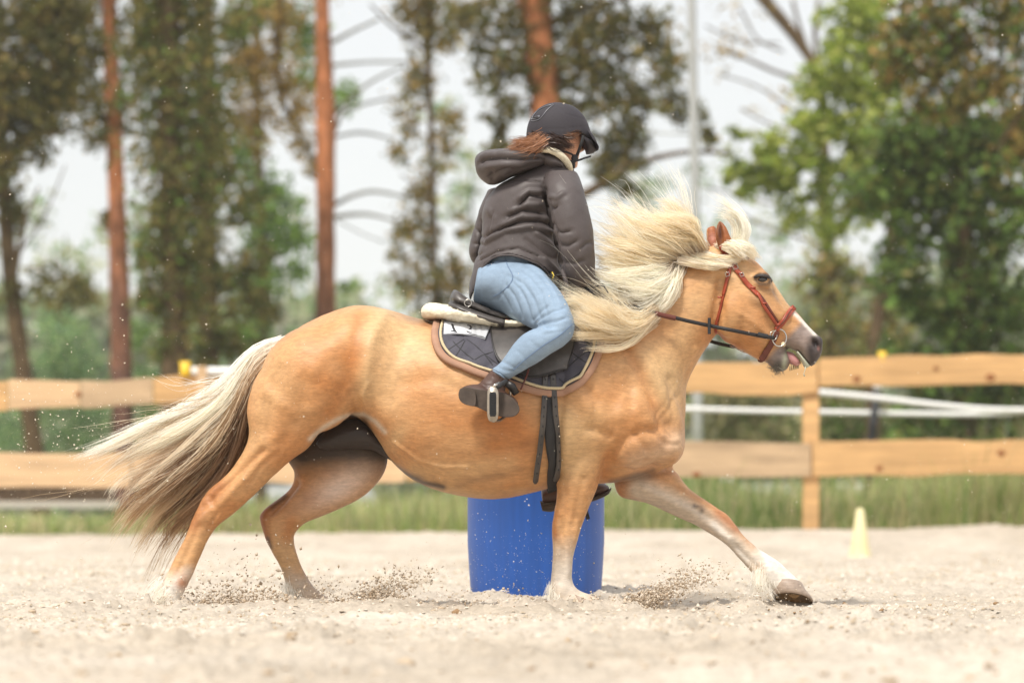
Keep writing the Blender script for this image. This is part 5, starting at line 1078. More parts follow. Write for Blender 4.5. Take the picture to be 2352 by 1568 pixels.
# billets with holes, girth, stirrup leathers
gmb, _, _ = strap([(1262,858),(1262,930),(1264,1000),(1268,1060),(1272,1118)], 30, .006, .006, 50, round_=False); 
gth = empty('girth', P(1265, 1000, Y0 - .3), 'black girth strap running down behind the near foreleg', 'girth'); gmb.build('strap', m_black2, gth)
mb_, _, _ = strap([(1272,1118),(1275,1128)], 34, .006, .008, 6, round_=False); mb_.build('strap_end', m_black2, gth)
for pl, w, mm in (([(1251,862),(1249,920),(1244,980),(1236,1040),(1227,1100)], 13, 'billet_strap'), ([(1268,862),(1270,930),(1273,1000),(1275,1050),(1277,1095)], 14, 'billet_strap')):
    b_, pc, nc = strap(pl, w, .016, .0045, 60); o_ = b_.build(mm, m_leather, sad)
    hl = MB()
    for i in range(3, 57, 5): hl.ell(pc[i] + nc[i] * .0003, (.0032, .0015, .0046), 8, 4)
    w_ = Vector((0, 0, 0)); hole = part('punch_hole', *hl.arr(), m_black2, o_)
mb_, _, _ = strap([(1214,848),(1190,862),(1166,882)], 5, .05, .004, 14); mb_.build('stirrup_leather', m_redd, sad)
mb_, _, _ = strap([(1216,856),(1206,878),(1196,900)], 4, .035, .003, 14); mb_.build('stirrup_leather', m_redd, sad)

# ------------------------------------------------------------------ bridle and reins
br = empty('bridle', P(1720, 680, Y0), 'red brown leather bridle with steel ring bit on the horse head', 'bridle')
def bs(pl, w, name, m=m_red, off=.002, th=.0045, mirror=True, n=30):
    mb, p, N = strap(pl, w, off, th, n, mirror=mirror); return mb.build(name, m, br), p, N
bs([(1682,596),(1678,612),(1672,640),(1663,680)], 9, 'throat_strap', off=.004)
bs([(1664,676),(1655,712),(1647,740),(1644,764)], 7, 'throat_strap', m_red)
bs([(1672,590),(1690,618),(1715,650),(1742,681)], 11, 'cheek_strap', off=.005)
bs([(1738,674),(1752,700),(1770,725),(1787,751)], 7.5, 'cheek_strap', m_red, off=.006)
bs([(1722,656),(1745,678),(1768,712),(1788,742)], 6.5, 'cheek_strap', m_redd, off=.001)
bs([(1655,566),(1665,580),(1680,594)], 12, 'head_strap')
bs([(1782,758),(1794,742),(1808,724),(1824,706)], 14, 'nose_band', off=.003, th=.006)
bs([(1783,755),(1795,739),(1809,721),(1825,703)], 3, 'nose_band_seam', m_redd, off=.008, th=.003)
bs([(1785,760),(1772,786),(1760,806),(1748,826)], 15, 'chin_strap', m_redd, off=.003)
bs([(1727,582),(1712,588),(1692,596)], 10, 'brow_band', m_redd)
for x, y, s in ((1690, 614, 7), (1673, 632, 5.5), (1704, 632, 5)):
    q_, n_ = surf(x, y, off=.012); k = s * Y0 / F; MB().tube([q_ + np.array((-k, 0, k*.5)), q_ + np.array((k*.5, 0, k)), q_ + np.array((k, 0, -k*.5)), q_ + np.array((-k*.5, 0, -k))], .0016, 6, closed=True).build('buckle', m_steel, br)
for x, y, w in ((1700, 628, 13), (1728, 664, 13), (1658, 684, 10), (1752, 698, 10), (1785, 744, 10)):
    a, b = surf(x, y, off=.011)[0], None; MB().box(a, (w * Y0 / F, .004, .006), M=None).build('keeper', m_red, br)
th = np.linspace(0, 2*np.pi, 40, endpoint=False)
for s in (-1, 1):
    q_ = surf(1787, 773, off=.016)[0]; 
    if s > 0: q_ = q_ * (1, -1, 1) + (0, 2*Y0, 0)
    k = 17 * Y0 / F; MB().tube(q_ + np.stack([k*np.cos(th)*.95, .004*np.sin(th), k*np.sin(th)*1.15], 1), .0024, 8, closed=True).build('bit_ring', m_steel, br)
    MB().tube(q_ + np.stack([-.020 + .6*k*np.cos(th)*.8, .006*np.cos(th), .008 + .6*k*np.sin(th)], 1), .0018, 8, closed=True).build('bit_ring', m_steel, br)
    MB().ell(q_ + np.array((.014, -.004*-s*-1, -.022)), (.0085, .0085, .0085), 14, 10).build('bit_bead', m_rope, br)
rein = empty('reins', P(1600, 750, Y0 - .12), 'dark leather reins from the bit rings back to the gloved hands', 'reins')
def ribbon(pts, w, th, name, m, root, nrm=(0, -1, 0), n=40):
    q = cat(pts, n); p = np.array([P(a, b, Y0 + d) for a, b, d in q]); T = np.gradient(p, axis=0); T /= np.linalg.norm(T, axis=1)[:, None]
    N = np.array(nrm, float); S = np.cross(T, N); S /= np.linalg.norm(S, axis=1)[:, None]; h = w * Y0 / F / 2
    return MB().rings([np.array([p[i] - S[i]*h, p[i] - S[i]*h + N*th, p[i] + S[i]*h + N*th, p[i] + S[i]*h]) for i in range(n)]).build(name, m, root)
bq = surf(1787, 773, off=.02)[0]; bd = bq[1] - Y0
ribbon([(1779,776,bd), (1745,771,bd-.02), (1690,760,-.150), (1640,750,-.150), (1580,737,-.16), (1532,725,-.17)], 8.5, .004, 'rein', m_leather2, rein)
ribbon([(1534,727,-.17), (1500,718,-.18), (1460,706,-.19), (1428,697,-.20), (1385,682,-.20), (1352,668,-.20)], 9, .006, 'rein', m_leather2, rein)
ribbon([(1552,731,-.172), (1530,726,-.176), (1505,720,-.184)], 11, .007, 'rein_grip', m_redd, rein)
ribbon([(1629,730,-.158), (1629,748,-.158), (1629,767,-.158)], 7, .007, 'rein_stop', m_black2, rein)
ribbon([(1740,768,bd-.026), (1752,771,bd-.024), (1764,773,bd-.02)], 11, .007, 'rein_buckle', m_black2, rein)
ribbon([(1787,790,.06), (1740,803,.09), (1690,797,.11), (1640,786,.13), (1560,760,.15), (1440,715,.16), (1360,675,.10)], 8, .004, 'rein', m_leather2, rein)
MB().tube([P(1676,794,Y0+.03), P(1691,800,Y0+.03), P(1705,808,Y0+.03), P(1724,812,Y0+.03)], .0018, 6).build('rein_wire', m_steel, rein)
MB().tube([P(1365,660,Y0-.24), P(1375,655,Y0-.25), P(1388,658,Y0-.25), P(1397,673,Y0-.25)], .0022, 6).build('rein_loop', m_black2, rein)
# ------------------------------------------------------------------ the rider
rider = empty('person', P(1200, 700, Y0), 'rider in black helmet, dark hooded jacket and light blue jeans leaning forward in the saddle', 'person')
m_flesh = mat('skin_tone', alb(240, 180, 148, .72), .5, sss=.1)
m_jacket = mat('jacket_cloth', alb(104, 95, 94, .54), .52, noise=[(5, .08), (200, .08)], bump=[(420, .25, .0008), (20, .2, .005)], spec=.35, sheen=.1)
m_denim = mat('denim', alb(158, 180, 203, .64), .8, noise=[(7, .10), (30, .08, (1, 1, 2)), (420, .10)], bump=[(420, .4, .0008), (25, .3, .003)], sheen=.2, spec=.2)
m_seam = mat('denim_seam', alb(120, 146, 180, .6), .8)
m_helmet = mat('helmet_shell', alb(76, 72, 78, .5), .75, noise=[(250, .1)], bump=(500, .2, .0006), spec=.3, sheen=.3)
m_boot = mat('boot_leather', alb(105, 74, 62, .5), .45, noise=[(16, .25)], bump=[(60, .3, .002), (18, .3, .004)])
m_sole2 = mat('boot_sole', alb(98, 84, 74, .55), .8, noise=[(30, .3)], bump=(60, .6, .002))
m_glove = mat('glove', (.02, .02, .022), .6, bump=(80, .3, .002))
# body: head, neck, trunk, arms, legs as one surface
b = MB()
b.loft([(1262,262,1306,258,.05,.02),(1232,290,1334,282,.085,.02),(1226,318,1340,310,.095,.03),(1234,345,1336,335,.09,.03),(1254,365,1330,358,.075,.035),(1276,380,1326,374,.055,.05),(1292,389,1322,386,.03,.06)], 30, 24)
b.loft([(1238,350,1305,352,.06,.0),(1232,385,1300,395,.06,.0),(1215,420,1295,425,.07,.02)], 14, 20)
b.loft([(1200,405,1300,400,.08,.02),(1165,430,1300,428,.11,.02),(1140,470,1290,470,.12,.02),(1130,520,1275,525,.11,.02),(1128,570,1260,575,.10,.01),(1124,630,1258,640,.10,.0),(1120,690,1255,700,.10,.0)], 40, 24)
for dy in (-1, 1):
    if dy < 0: b.loft([(1275,410,1308,410,.05,-.10),(1280,460,1322,455,.045,-.15),(1298,520,1336,515,.040,-.175),(1314,590,1346,585,.036,-.17),(1324,640,1352,635,.032,-.15),(1324,668,1352,660,.03,-.14)], 30, 16)
    else: b.loft([(1125,440,1165,440,.05,.18),(1105,500,1142,500,.045,.21),(1092,555,1125,560,.042,.22),(1120,600,1112,570,.04,.22),(1200,640,1200,600,.035,.2),(1290,665,1290,632,.03,.14),(1340,680,1335,655,.028,.08)], 30, 16)
b.loft([(1115,625,1100,680,.14,-.03),(1165,605,1130,705,.13,-.06),(1225,630,1180,722,.09,-.18),(1270,665,1222,745,.075,-.26),(1300,715,1250,762,.06,-.31),(1306,760,1232,760,.052,-.335),(1262,800,1200,775,.045,-.35),(1212,838,1172,808,.036,-.36),(1172,866,1135,850,.03,-.365)], 60, 20)
b.loft([(1115,640,1130,700,.12,.06),(1200,650,1170,730,.10,.20),(1280,700,1240,770,.07,.32),(1325,800,1265,800,.06,.36),(1330,900,1275,900,.05,.36),(1320,1000,1278,1000,.045,.36),(1316,1090,1280,1090,.035,.36)], 50, 20)
bv, bf = remesh(b, .008); bv = smooth(bv, bf, 4); bn = normals(bv, bf); hx, hz = topx(bv)
# face on the far side: brow, nose, mouth, chin
fc_ = np.array((.76, .62, -.1)); fc_ /= np.linalg.norm(fc_); hc = P(1284, 330, Y0 + .03)
def face_bump(u, w, amp, ru, rw):
    global bv
    right = np.array((.64, -.76, 0)); d = bv - hc; a = d @ right; z = d[:, 2]; fr = d @ fc_
    g = amp * np.exp(-((a - u) / ru) ** 2 - ((z - w) / rw) ** 2) * (fr > .03) * (np.linalg.norm(d, axis=1) < .2); bv = bv + fc_ * g[:, None]
face_bump(0, -.012, .026, .012, .016); face_bump(0, -.002, .012, .011, .020); face_bump(.032, .012, -.010, .016, .011); face_bump(-.032, .012, -.010, .016, .011)
face_bump(0, -.042, .010, .026, .007); face_bump(0, -.047, -.006, .024, .003); face_bump(0, -.053, .008, .022, .006); face_bump(0, -.072, .010, .02, .014)
bn = normals(bv, bf); hx, hz = topx(bv); bv = bv - bn * (.020 * np.clip((hz - 392) / 14, 0, 1))[:, None]; part('body', bv, bf, m_flesh, rider)
def glove(cx, cy, dy, s=1.0, name='glove'):
    g = MB(); c = P(cx, cy, Y0 + dy); g.ell(c, (.038, .022, .042), 16, 10)
    for i, L in enumerate((.9, 1.05, 1.0, .8)):                     # fingers bent round the rein
        z = c[2] + .026 - i * .019; a = np.array((c[0] + .020, c[1] - .010, z)); 
        g.tube([a, a + (.026*L, -.012, -.002), a + (.038*L, .006, -.006), a + (.030*L, .026, -.008), a + (.012*L, .030, -.008)], [.0115, .011, .0105, .0095, .007], 10)
    a = c + (.008, .0, .034); g.tube([a, a + (.022, -.010, .010), a + (.042, .0, .006), a + (.052, .012, -.002)], [.013, .012, .0105, .008], 10)
    gv, gf = remesh(g, .004); gv = smooth(gv, gf, 1); return part(name, gv, gf, m_glove, rider)
glove(1336, 668, -.165); glove(1350, 684, .05)
def folds(v, f, L, seed=0, micro=.0012, k=1.0):
    n = normals(v, f); X, Z = topx(v); s = np.clip(-n[:, 1] * 2, 0, 1)
    for pl, w, d in L:
        D = dpoly(X, Z, pl); e = np.clip(dpoly(X, Z, [pl[0], pl[0]]) / (w * 2.2), .15, 1) * np.clip(dpoly(X, Z, [pl[-1], pl[-1]]) / (w * 2.2), .15, 1)
        v = v - n * (k * d * np.exp(-(D / w) ** 2) * e * (.35 + .65 * s))[:, None]
    v = v + n * (micro * fbm(v * 14, 3, seed))[:, None]
    return v
def cutz(v, f, keep):                                                # drop the faces where keep is false
    k = keep[np.asarray(f)].all(1); f2 = np.asarray(f)[k]; u, inv = np.unique(f2, return_inverse=True); return v[u], inv.reshape(f2.shape)
# jeans
j = MB()
j.loft([(1100,612,1086,690,.15,-.0),(1125,600,1100,702,.165,-.01),(1165,592,1128,714,.165,-.03),(1205,600,1158,724,.14,-.09),(1240,617,1188,738,.115,-.17),(1272,650,1215,752,.10,-.235),(1297,685,1238,764,.088,-.285),(1313,718,1252,768,.078,-.32),(1320,748,1254,764,.068,-.335),(1314,774,1240,750,.064,-.345),(1295,795,1222,756,.060,-.352),(1265,813,1200,769,.056,-.36),(1237,832,1180,789,.050,-.365),(1208,848,1164,812,.045,-.368),(1182,862,1145,836,.042,-.368),(1168,872,1128,848,.043,-.368)], 110, 34, 2.05)
j.loft([(1105,640,1110,705,.14,.04),(1200,640,1170,735,.11,.20),(1290,700,1240,775,.085,.33),(1335,800,1258,800,.075,.37),(1340,900,1268,900,.06,.37),(1330,1000,1270,1000,.055,.37),(1322,1090,1274,1090,.045,.37)], 70, 26)
j.loft([(1100,655,1276,668,.135,0),(1106,610,1272,620,.13,0),(1116,570,1268,580,.12,0)], 20, 26)
jv, jf = remesh(j, .0055); jv = smooth(jv, jf, 6)
JF = [([(1160,628),(1200,650),(1228,690),(1240,735)], 5, .006), ([(1172,640),(1196,668),(1214,705),(1222,742)], 4, .006), ([(1180,612),(1215,636),(1244,672),(1256,722)], 4, .005), ([(1160,650),(1182,682),(1196,716),(1200,738)], 4, .006),
      ([(1200,602),(1240,630),(1268,668),(1280,712)], 4, .004), ([(1150,668),(1166,694),(1176,718)], 4, .004), ([(1238,618),(1262,650),(1290,700)], 4, -.003),
      ([(1222,755),(1245,744),(1275,738),(1305,728)], 4.5, .008), ([(1224,748),(1240,732),(1268,716),(1300,706)], 3.5, .006), ([(1222,740),(1238,718),(1262,700)], 3.5, .005), ([(1240,770),(1275,762),(1310,758)], 5, .003),
      ([(1210,775),(1225,790),(1250,805)], 4, .003), ([(1180,800),(1200,815),(1215,838)], 3, .003), ([(1150,828),(1170,838),(1190,848)], 3, .005), ([(1140,842),(1160,850),(1182,852)], 3, .005), ([(1190,838),(1205,840),(1215,842)], 3, .004),
      ([(1120,600),(1150,606),(1158,640),(1148,680)], 2.2, .004), ([(1106,612),(1100,650),(1104,690)], 3, .003), ([(1128,690),(1148,684),(1160,660)], 2.5, .003)]
for i in range(0, 9, 2): JF.append(([(1170 + i*11, 624 + i*6), (1190 + i*10, 660 + i*5), (1200 + i*8, 705 + i*4)], 3.4, .0016 * (1 if i % 2 else -1)))
jv = folds(jv, jf, [(p_, w_ * .8, d_) for p_, w_, d_ in JF], 3, .0014, .85)
jx, jz = topx(jv); keep = ~((jx + jz * .75 < 1128 + 851 * .75) * 0 > 1) & ((jz < 1088)) & ~((jz - 836) > -(jx - 1182) * -.62 + 14) if False else np.ones(len(jv), bool)
part('jeans', jv, jf, m_denim, rider)
JB = BVHTree.FromPolygons([Vector(q) for q in jv], [tuple(map(int, q)) for q in jf])
def jstrap(pl, w, name, m, off=.001, th=.001, bvh=None, n=40):
    mb, p, N = strap(pl, w, off, th, n, bvh=bvh or JB); return part(name, *mb.arr(), m, rider)
jstrap([(1313,745),(1285,770),(1250,792),(1210,822),(1178,850)], 1.8, 'seam', m_seam, th=.002)
jstrap([(1160,590),(1166,610),(1178,635),(1172,652),(1150,672),(1132,682)], 1.8, 'pocket_seam', m_seam, th=.0015)
jstrap([(1118,612),(1140,602),(1165,598)], 1.5, 'pocket_seam', m_seam, th=.0015)
jstrap([(1126,849),(1142,858),(1166,874)], 8, 'cuff', m_denim, off=.002, th=.004)
# boots
def boot_near():
    m = MB(); m.loft([(1130,846,1168,872,.04,-.366),(1112,868,1162,890,.043,-.362),(1098,882,1158,904,.046,-.366)], 14, 20)
    m.loft([(1057,893,1062,922,.030,-.375),(1068,886,1074,928,.042,-.378),(1092,882,1094,930,.050,-.378),(1125,886,1126,948,.052,-.378),(1152,896,1154,956,.044,-.380),(1176,908,1176,958,.036,-.384),(1190,922,1189,952,.026,-.386)], 40, 24)
    v_, f_ = remesh(m, .005); v_ = smooth(v_, f_, 3); return folds(v_, f_, [([(1108,880),(1118,892),(1130,898)], 2.5, .003), ([(1100,876),(1112,884),(1130,886)], 2.5, .003), ([(1128,862),(1150,872),(1164,884)], 2.5, .002)], 5, .0006), f_
bv_, bf_ = boot_near(); part('boot', bv_, bf_, m_boot, rider)
def plate(poly, dyf, dyb, name, m, bev=.003):
    n = len(poly); a = np.array([P(x, y, Y0 + dyf) for x, y in poly]); c = a.mean(0); b_ = np.array([P(x, y, Y0 + dyb) for x, y in poly])
    k = lambda q, s: q.mean(0) + (q - q.mean(0)) * s
    return part(name, *MB().rings([k(b_, .96), b_, a + (0, bev, 0), k(a, .975)]).arr(), m, rider, smooth=False)
sole = cat([(1056,893),(1066,889),(1090,892),(1120,897),(1150,900),(1175,912),(1191,930),(1193,944),(1183,955),(1165,958),(1145,955),(1118,945),(1094,934),(1070,929),(1057,920),(1053,906),(1056,893)], 60)[:-1]
plate(sole, -.446, -.415, 'boot_sole', m_sole2)
plate(cat([(1056,893),(1066,889),(1088,892),(1092,900),(1091,931),(1072,929),(1058,921),(1053,906),(1056,893)], 40)[:-1], -.468, -.44, 'boot_heel', m_sole2)
fbm_ = MB(); FB = .37
fbm_.loft([(1276,1070,1318,1070,.04,FB),(1262,1100,1322,1096,.045,FB),(1250,1120,1340,1108,.048,FB),(1250,1150,1352,1135,.048,FB)], 16, 20)
fbm_.loft([(1242,1122,1247,1160,.04,FB),(1265,1112,1272,1162,.046,FB),(1310,1098,1322,1155,.048,FB),(1350,1100,1356,1148,.046,FB),(1385,1108,1386,1136,.038,FB),(1400,1117,1398,1130,.02,FB)], 30, 22)
v_, f_ = remesh(fbm_, .006); part('boot', smooth(v_, f_, 3), f_, m_boot, rider)
MB().loft([(1240,1150,1246,1173,.036,FB),(1262,1150,1264,1175,.04,FB),(1275,1152,1276,1172,.04,FB)], 8, 16, 3).build('boot_heel', m_sole2, rider)
MB().loft([(1244,1152,1246,1160,.042,FB),(1310,1150,1312,1159,.048,FB),(1355,1142,1358,1152,.048,FB),(1392,1128,1396,1136,.038,FB),(1404,1118,1404,1124,.015,FB)], 30, 16, 3).build('boot_sole', m_sole2, rider)
# stirrups hang from the saddle
def stirrup_near():
    def rr_(sx, sy, d): return np.array([P(1132 + sx * np.sign(np.cos(t)) * abs(np.cos(t)) ** .7, 928 + sy * np.sign(np.sin(t)) * abs(np.sin(t)) ** .45, Y0 + d) for t in np.linspace(0, 2*np.pi, 40, endpoint=False)])
    MB().rings([rr_(11, 37, -.462), rr_(13.5, 40.5, -.464), rr_(13.5, 40.5, -.484), rr_(12, 39, -.488)]).build('stirrup_plate', mat('worn_steel', alb(190, 178, 162, .7), .4, metal=.6, noise=(60, .2)), sad)
    mb = MB(); r_ = [np.array([P(1132 + a, 928 + b_, Y0 + d) for a, b_ in ((-6, -28), (6, -28), (8, -22), (8, 22), (6, 28), (-6, 28), (-8, 22), (-8, -22))]) for d in (-.476, -.4895)]
    mb.rings(r_).build('stirrup_tread', m_black2, sad, smooth=False)
    tr = MB()
    for i in range(9): tr.box(P(1132, 904 + i * 6, Y0 - .4905), (.018, .003, .003))
    tr.build('tread_ribs', m_black2, sad, smooth=False)
    eye = P(1163, 879, Y0 - .40)
    MB().tube(cat([tuple(P(1132, 889, Y0 - .482)), tuple(P(1138, 884, Y0 - .482)), tuple(P(1150, 880, Y0 - .440)), tuple(eye)], 14), [.0055]*14, 8).build('stirrup_branch', m_steel, sad)
    MB().tube(cat([tuple(P(1132, 966, Y0 - .482)), tuple(P(1150, 964, Y0 - .42)), tuple(P(1168, 940, Y0 - .34)), tuple(P(1172, 902, Y0 - .33)), tuple(eye)], 20), [.0055]*20, 8).build('stirrup_branch', m_steel, sad)
    MB().tube([P(1140, 890, Y0 - .482), P(1150, 883, Y0 - .455), P(1163, 875, Y0 - .43)], [.008, .0085, .008], 10).build('stirrup_joint', m_black2, sad)
    MB().tube([P(1164,880,Y0-.40), P(1176,888,Y0-.40), P(1186,904,Y0-.39)], [.012,.014,.012], 8, flat=.5).build('stirrup_leather', m_leather2, sad)
stirrup_near()
MB().tube([P(1336,1100,Y0+.32), P(1340,1150,Y0+.32), P(1342,1160,Y0+.36), P(1340,1150,Y0+.43), P(1336,1095,Y0+.43), P(1334,1070,Y0+.38)], .006, 8, closed=True).build('far_stirrup' if False else 'stirrup', m_steel, sad)
MB().tube([P(1334,1070,Y0+.39), P(1325,980,Y0+.385), P(1310,880,Y0+.33), P(1280,800,Y0+.34)], .010, 8, flat=.3).build('stirrup_leather', m_leather2, sad)
ribbon([(1340,1150,.33), (1346,1172,.33), (1351,1192,.33)], 9, .005, 'strap_end', m_leather2, sad)
# jacket
jk = MB()
jk.loft([(1082,690,1303,700,.168,.0),(1081,655,1303,665,.17,.0),(1089,618,1303,628,.165,.0),(1099,570,1300,580,.155,.01),(1106,522,1298,535,.15,.015),(1110,484,1296,492,.152,.02),(1122,455,1306,452,.152,.02),(1144,431,1316,420,.145,.02),(1178,411,1318,397,.12,.02),(1220,392,1313,381,.09,.01),(1240,372,1306,366,.07,.01)], 70, 36, 2.2)
jk.loft([(1258,398,1322,396,.06,-.10),(1250,425,1333,420,.075,-.14),(1254,462,1343,455,.075,-.175),(1264,505,1353,494,.070,-.195),(1275,548,1360,535,.066,-.205),(1286,590,1364,580,.060,-.20),(1298,630,1366,622,.055,-.185),(1310,662,1364,656,.045,-.165)], 50, 28, 2.1)
jk.loft([(1122,436,1180,430,.06,.17),(1102,485,1152,485,.065,.20),(1086,540,1135,545,.062,.22),(1080,575,1125,590,.058,.22),(1092,604,1135,572,.055,.22),(1200,648,1200,592,.048,.20),(1290,672,1290,625,.042,.14),(1330,682,1328,648,.038,.08)], 50, 26)
kv, kf = remesh(jk, .0055); kv = smooth(kv, kf, 6)
KF = [([(1250,425),(1254,450),(1262,490),(1274,530),(1282,570),(1292,615)], 6, .016), ([(1330,575),(1345,560),(1362,555)], 5, .003),
      ([(1190,478),(1215,446),(1245,452)], 5, .008), ([(1185,460),(1215,440),(1250,440)], 5, -.006), ([(1160,500),(1200,482),(1250,490)], 6, .009), ([(1172,488),(1210,470),(1245,470)], 5, -.006),
      ([(1140,535),(1190,508),(1240,506),(1275,520)], 5, .008), ([(1150,520),(1200,497),(1262,505)], 5, -.006), ([(1110,560),(1160,530),(1220,520),(1275,535)], 6, -.007), ([(1112,545),(1150,524),(1190,512)], 4, .006),
      ([(1100,600),(1140,578),(1190,570),(1240,590)], 3, .005), ([(1200,545),(1240,575),(1278,600)], 6, .004), ([(1225,530),(1260,560),(1283,590)], 6, -.006), ([(1120,470),(1135,500),(1125,540)], 8, -.004), ([(1135,480),(1128,520),(1114,560)], 5, .005),
      ([(1230,600),(1262,628),(1285,652)], 4, .005), ([(1245,590),(1272,615),(1290,640)], 4, -.005), ([(1256,470),(1272,480),(1285,470)], 5, .006), ([(1265,520),(1290,535),(1315,530)], 5, .005), ([(1258,450),(1280,455),(1300,440)], 5, -.004), ([(1276,560),(1305,565),(1330,550)], 6, .005), ([(1290,600),(1320,605),(1345,595)], 6, .004),
      ([(1090,520),(1100,540),(1112,550)], 4, .006), ([(1086,560),(1100,560),(1115,565)], 4, .006), ([(1084,590),(1100,585),(1112,580)], 4, .005), ([(1106,500),(1103,550),(1096,600)], 5, .010), ([(1160,420),(1200,412),(1245,420)], 3, .003)]
KF = [(p_, w_ * .8, d_) for p_, w_, d_ in KF]; kv = folds(kv, kf, KF, 7, .0022, 1.8)
kx, kz = topx(kv); kn = normals(kv, kf)
hem = np.interp(kx, [1078,1088,1096,1112,1135,1168,1207,1240,1266,1291,1310], [700,672,640,611,591,585,594,611,632,664,700])
front = (kv[:, 1] < Y0 + .03)
over = (kz > hem) & front & (kx < 1300) & (kv[:, 1] > Y0 - .40)
sleeve = (kx > 1283 + (kz - 560) * .24) & (kz > 540) & (kv[:, 1] < Y0 - .09)
over &= ~sleeve
farlow = (kv[:, 1] >= Y0 + .03) & (kz > 668)
kv2, kf2 = cutz(kv, kf, ~(over | farlow))
jo = part('jacket', kv2, kf2, m_jacket, rider); so_ = jo.modifiers.new('s', 'SOLIDIFY'); so_.thickness = .004; so_.offset = 1
KB = BVHTree.FromPolygons([Vector(q) for q in kv], [tuple(map(int, q)) for q in kf])
m_jseam = mat('jacket_seam', alb(52, 46, 46, .5), .7)
jstrap([(1091,668),(1098,640),(1114,612),(1136,593),(1168,587),(1207,596),(1240,613),(1264,633)], 3.5, 'jacket_hem', m_jacket, .002, .006, KB, 60)
jstrap([(1096,622),(1114,600),(1140,581),(1172,575),(1208,580),(1240,594),(1272,615)], 1.6, 'jacket_seam', m_jseam, .0006, .0014, KB, 60)
jstrap([(1208,405),(1235,402),(1258,410),(1285,398),(1310,390)], 1.6, 'jacket_seam', m_jseam, .0006, .0016, KB)
jstrap([(1258,410),(1274,450),(1282,500),(1294,560)], 1.4, 'jacket_seam', m_jseam, .0006, .0014, KB)
ribbon([(1291,620,-.20), (1298,640,-.21), (1303,660,-.21)], 9, .01, 'pouch', m_jacket, rider)
m_zip = mat('zip_pull', alb(230, 200, 60, .7), .4); MB().tube([P(1268,625,Y0-.22), P(1272,632,Y0-.225), P(1269,640,Y0-.225)], .0022, 6).build('zip_pull', m_zip, rider)
# hood
hd = MB(); hd.loft([(1090,372,1094,396,.04,-.01),(1094,358,1103,410,.07,-.01),(1110,348,1124,424,.10,-.01),(1140,343,1150,420,.12,-.02),(1175,344,1174,407,.125,-.03),(1208,347,1203,398,.12,-.03),(1238,350,1234,388,.11,-.02),(1262,360,1256,380,.09,-.01)], 60, 32, 2.3)
hv_, hf_ = remesh(hd, .006); hv_ = smooth(hv_, hf_, 4)
HF = [([(1100,378),(1112,366),(1150,362),(1200,366),(1248,366)], 3.2, .012), ([(1098,366),(1115,355),(1155,351),(1205,354),(1250,357)], 5, -.006), ([(1120,412),(1128,402),(1130,390)], 4, .008), ([(1130,420),(1132,405),(1145,395),(1180,385)], 4, .006), ([(1105,385),(1150,378),(1210,380)], 6, -.005), ([(1150,404),(1190,392),(1240,380)], 4, -.004), ([(1140,346),(1138,356)], 3, .003), ([(1160,400),(1200,386),(1240,374)], 3, .003), ([(1225,350),(1235,362),(1250,372)], 3, .005)]
hv_ = folds(hv_, hf_, HF, 9, .0016, 1.4)
ho = part('hood', hv_, hf_, m_jacket, rider)
MB().loft([(1252,352,1250,380,.05,-.06),(1262,352,1262,388,.05,-.06),(1280,362,1276,388,.05,-.06),(1296,374,1292,390,.04,-.05)], 14, 18).build('jacket_collar', m_jacket, rider)
MB().tube(cat([tuple(P(1232,343,Y0-.10)), tuple(P(1255,343,Y0-.115)), tuple(P(1275,349,Y0-.11)), tuple(P(1292,361,Y0-.095)), tuple(P(1304,376,Y0-.07)), tuple(P(1309,388,Y0-.04))], 24), .0125, 12).build('fleece_collar', m_fleece, rider)
# helmet
hm_ = MB(); hm_.loft([(1272,236.5,1284,236.5,.02,.02),(1256,240,1302,240,.05,.02),(1238,249,1322,248,.08,.02),(1223,264,1340,265,.102,.02),(1213,284,1351,285,.113,.02),(1209,304,1357,305,.117,.02),(1209,325,1359,328,.117,.02),(1212,345,1358,345,.112,.02)], 40, 40, 2.15)
mv, mf = remesh(hm_, .005); mv = smooth(mv, mf, 3); mx_, mz_ = topx(mv); mn = normals(mv, mf)
for pl, w, d in (([(1224,272),(1232,256),(1248,246),(1268,240)], 1.6, .003), ([(1211,300),(1240,296),(1290,296),(1330,292),(1352,290)], 1.2, .0014), ([(1270,238),(1300,262),(1345,275)], 1.4, .0012)):
    mv = mv - mn * (d * np.exp(-(dpoly(mx_, mz_, pl) / w) ** 2))[:, None]
low = np.interp(mx_, [1205,1240,1273,1299,1312,1322,1333,1345,1358,1362], [321,318,319,316,309,304,304,312,332,336])
mv2, mf2 = cutz(mv, mf, mz_ < low)
ho_ = part('helmet', mv2, mf2, m_helmet, rider); s2 = ho_.modifiers.new('s', 'SOLIDIFY'); s2.thickness = .014; s2.offset = -1
HBt = BVHTree.FromPolygons([Vector(q) for q in mv], [tuple(map(int, q)) for q in mf])
def hstrap(pl, w, name, m, off=.001, th=.002, n=30, root=None):
    mb, p, N = strap(pl, w, off, th, n, bvh=HBt); return part(name, *mb.arr(), m, root or ho_)
m_silver = mat('grey_trim', alb(150, 150, 156, .6), .3, metal=.5)
hstrap([(1221,276),(1226,264),(1238,251),(1255,243),(1272,238.5)], 1.8, 'trim', m_silver)
hstrap([(1221,277),(1226,278),(1240,274),(1248,265),(1258,252),(1272,240)], 1.8, 'trim', m_silver)
hstrap([(1222,272),(1230,271),(1240,267)], 6, 'vent', m_silver)
hstrap([(1224,272),(1230,271),(1237,269)], 2.4, 'vent_slot', m_black2, off=.0035)
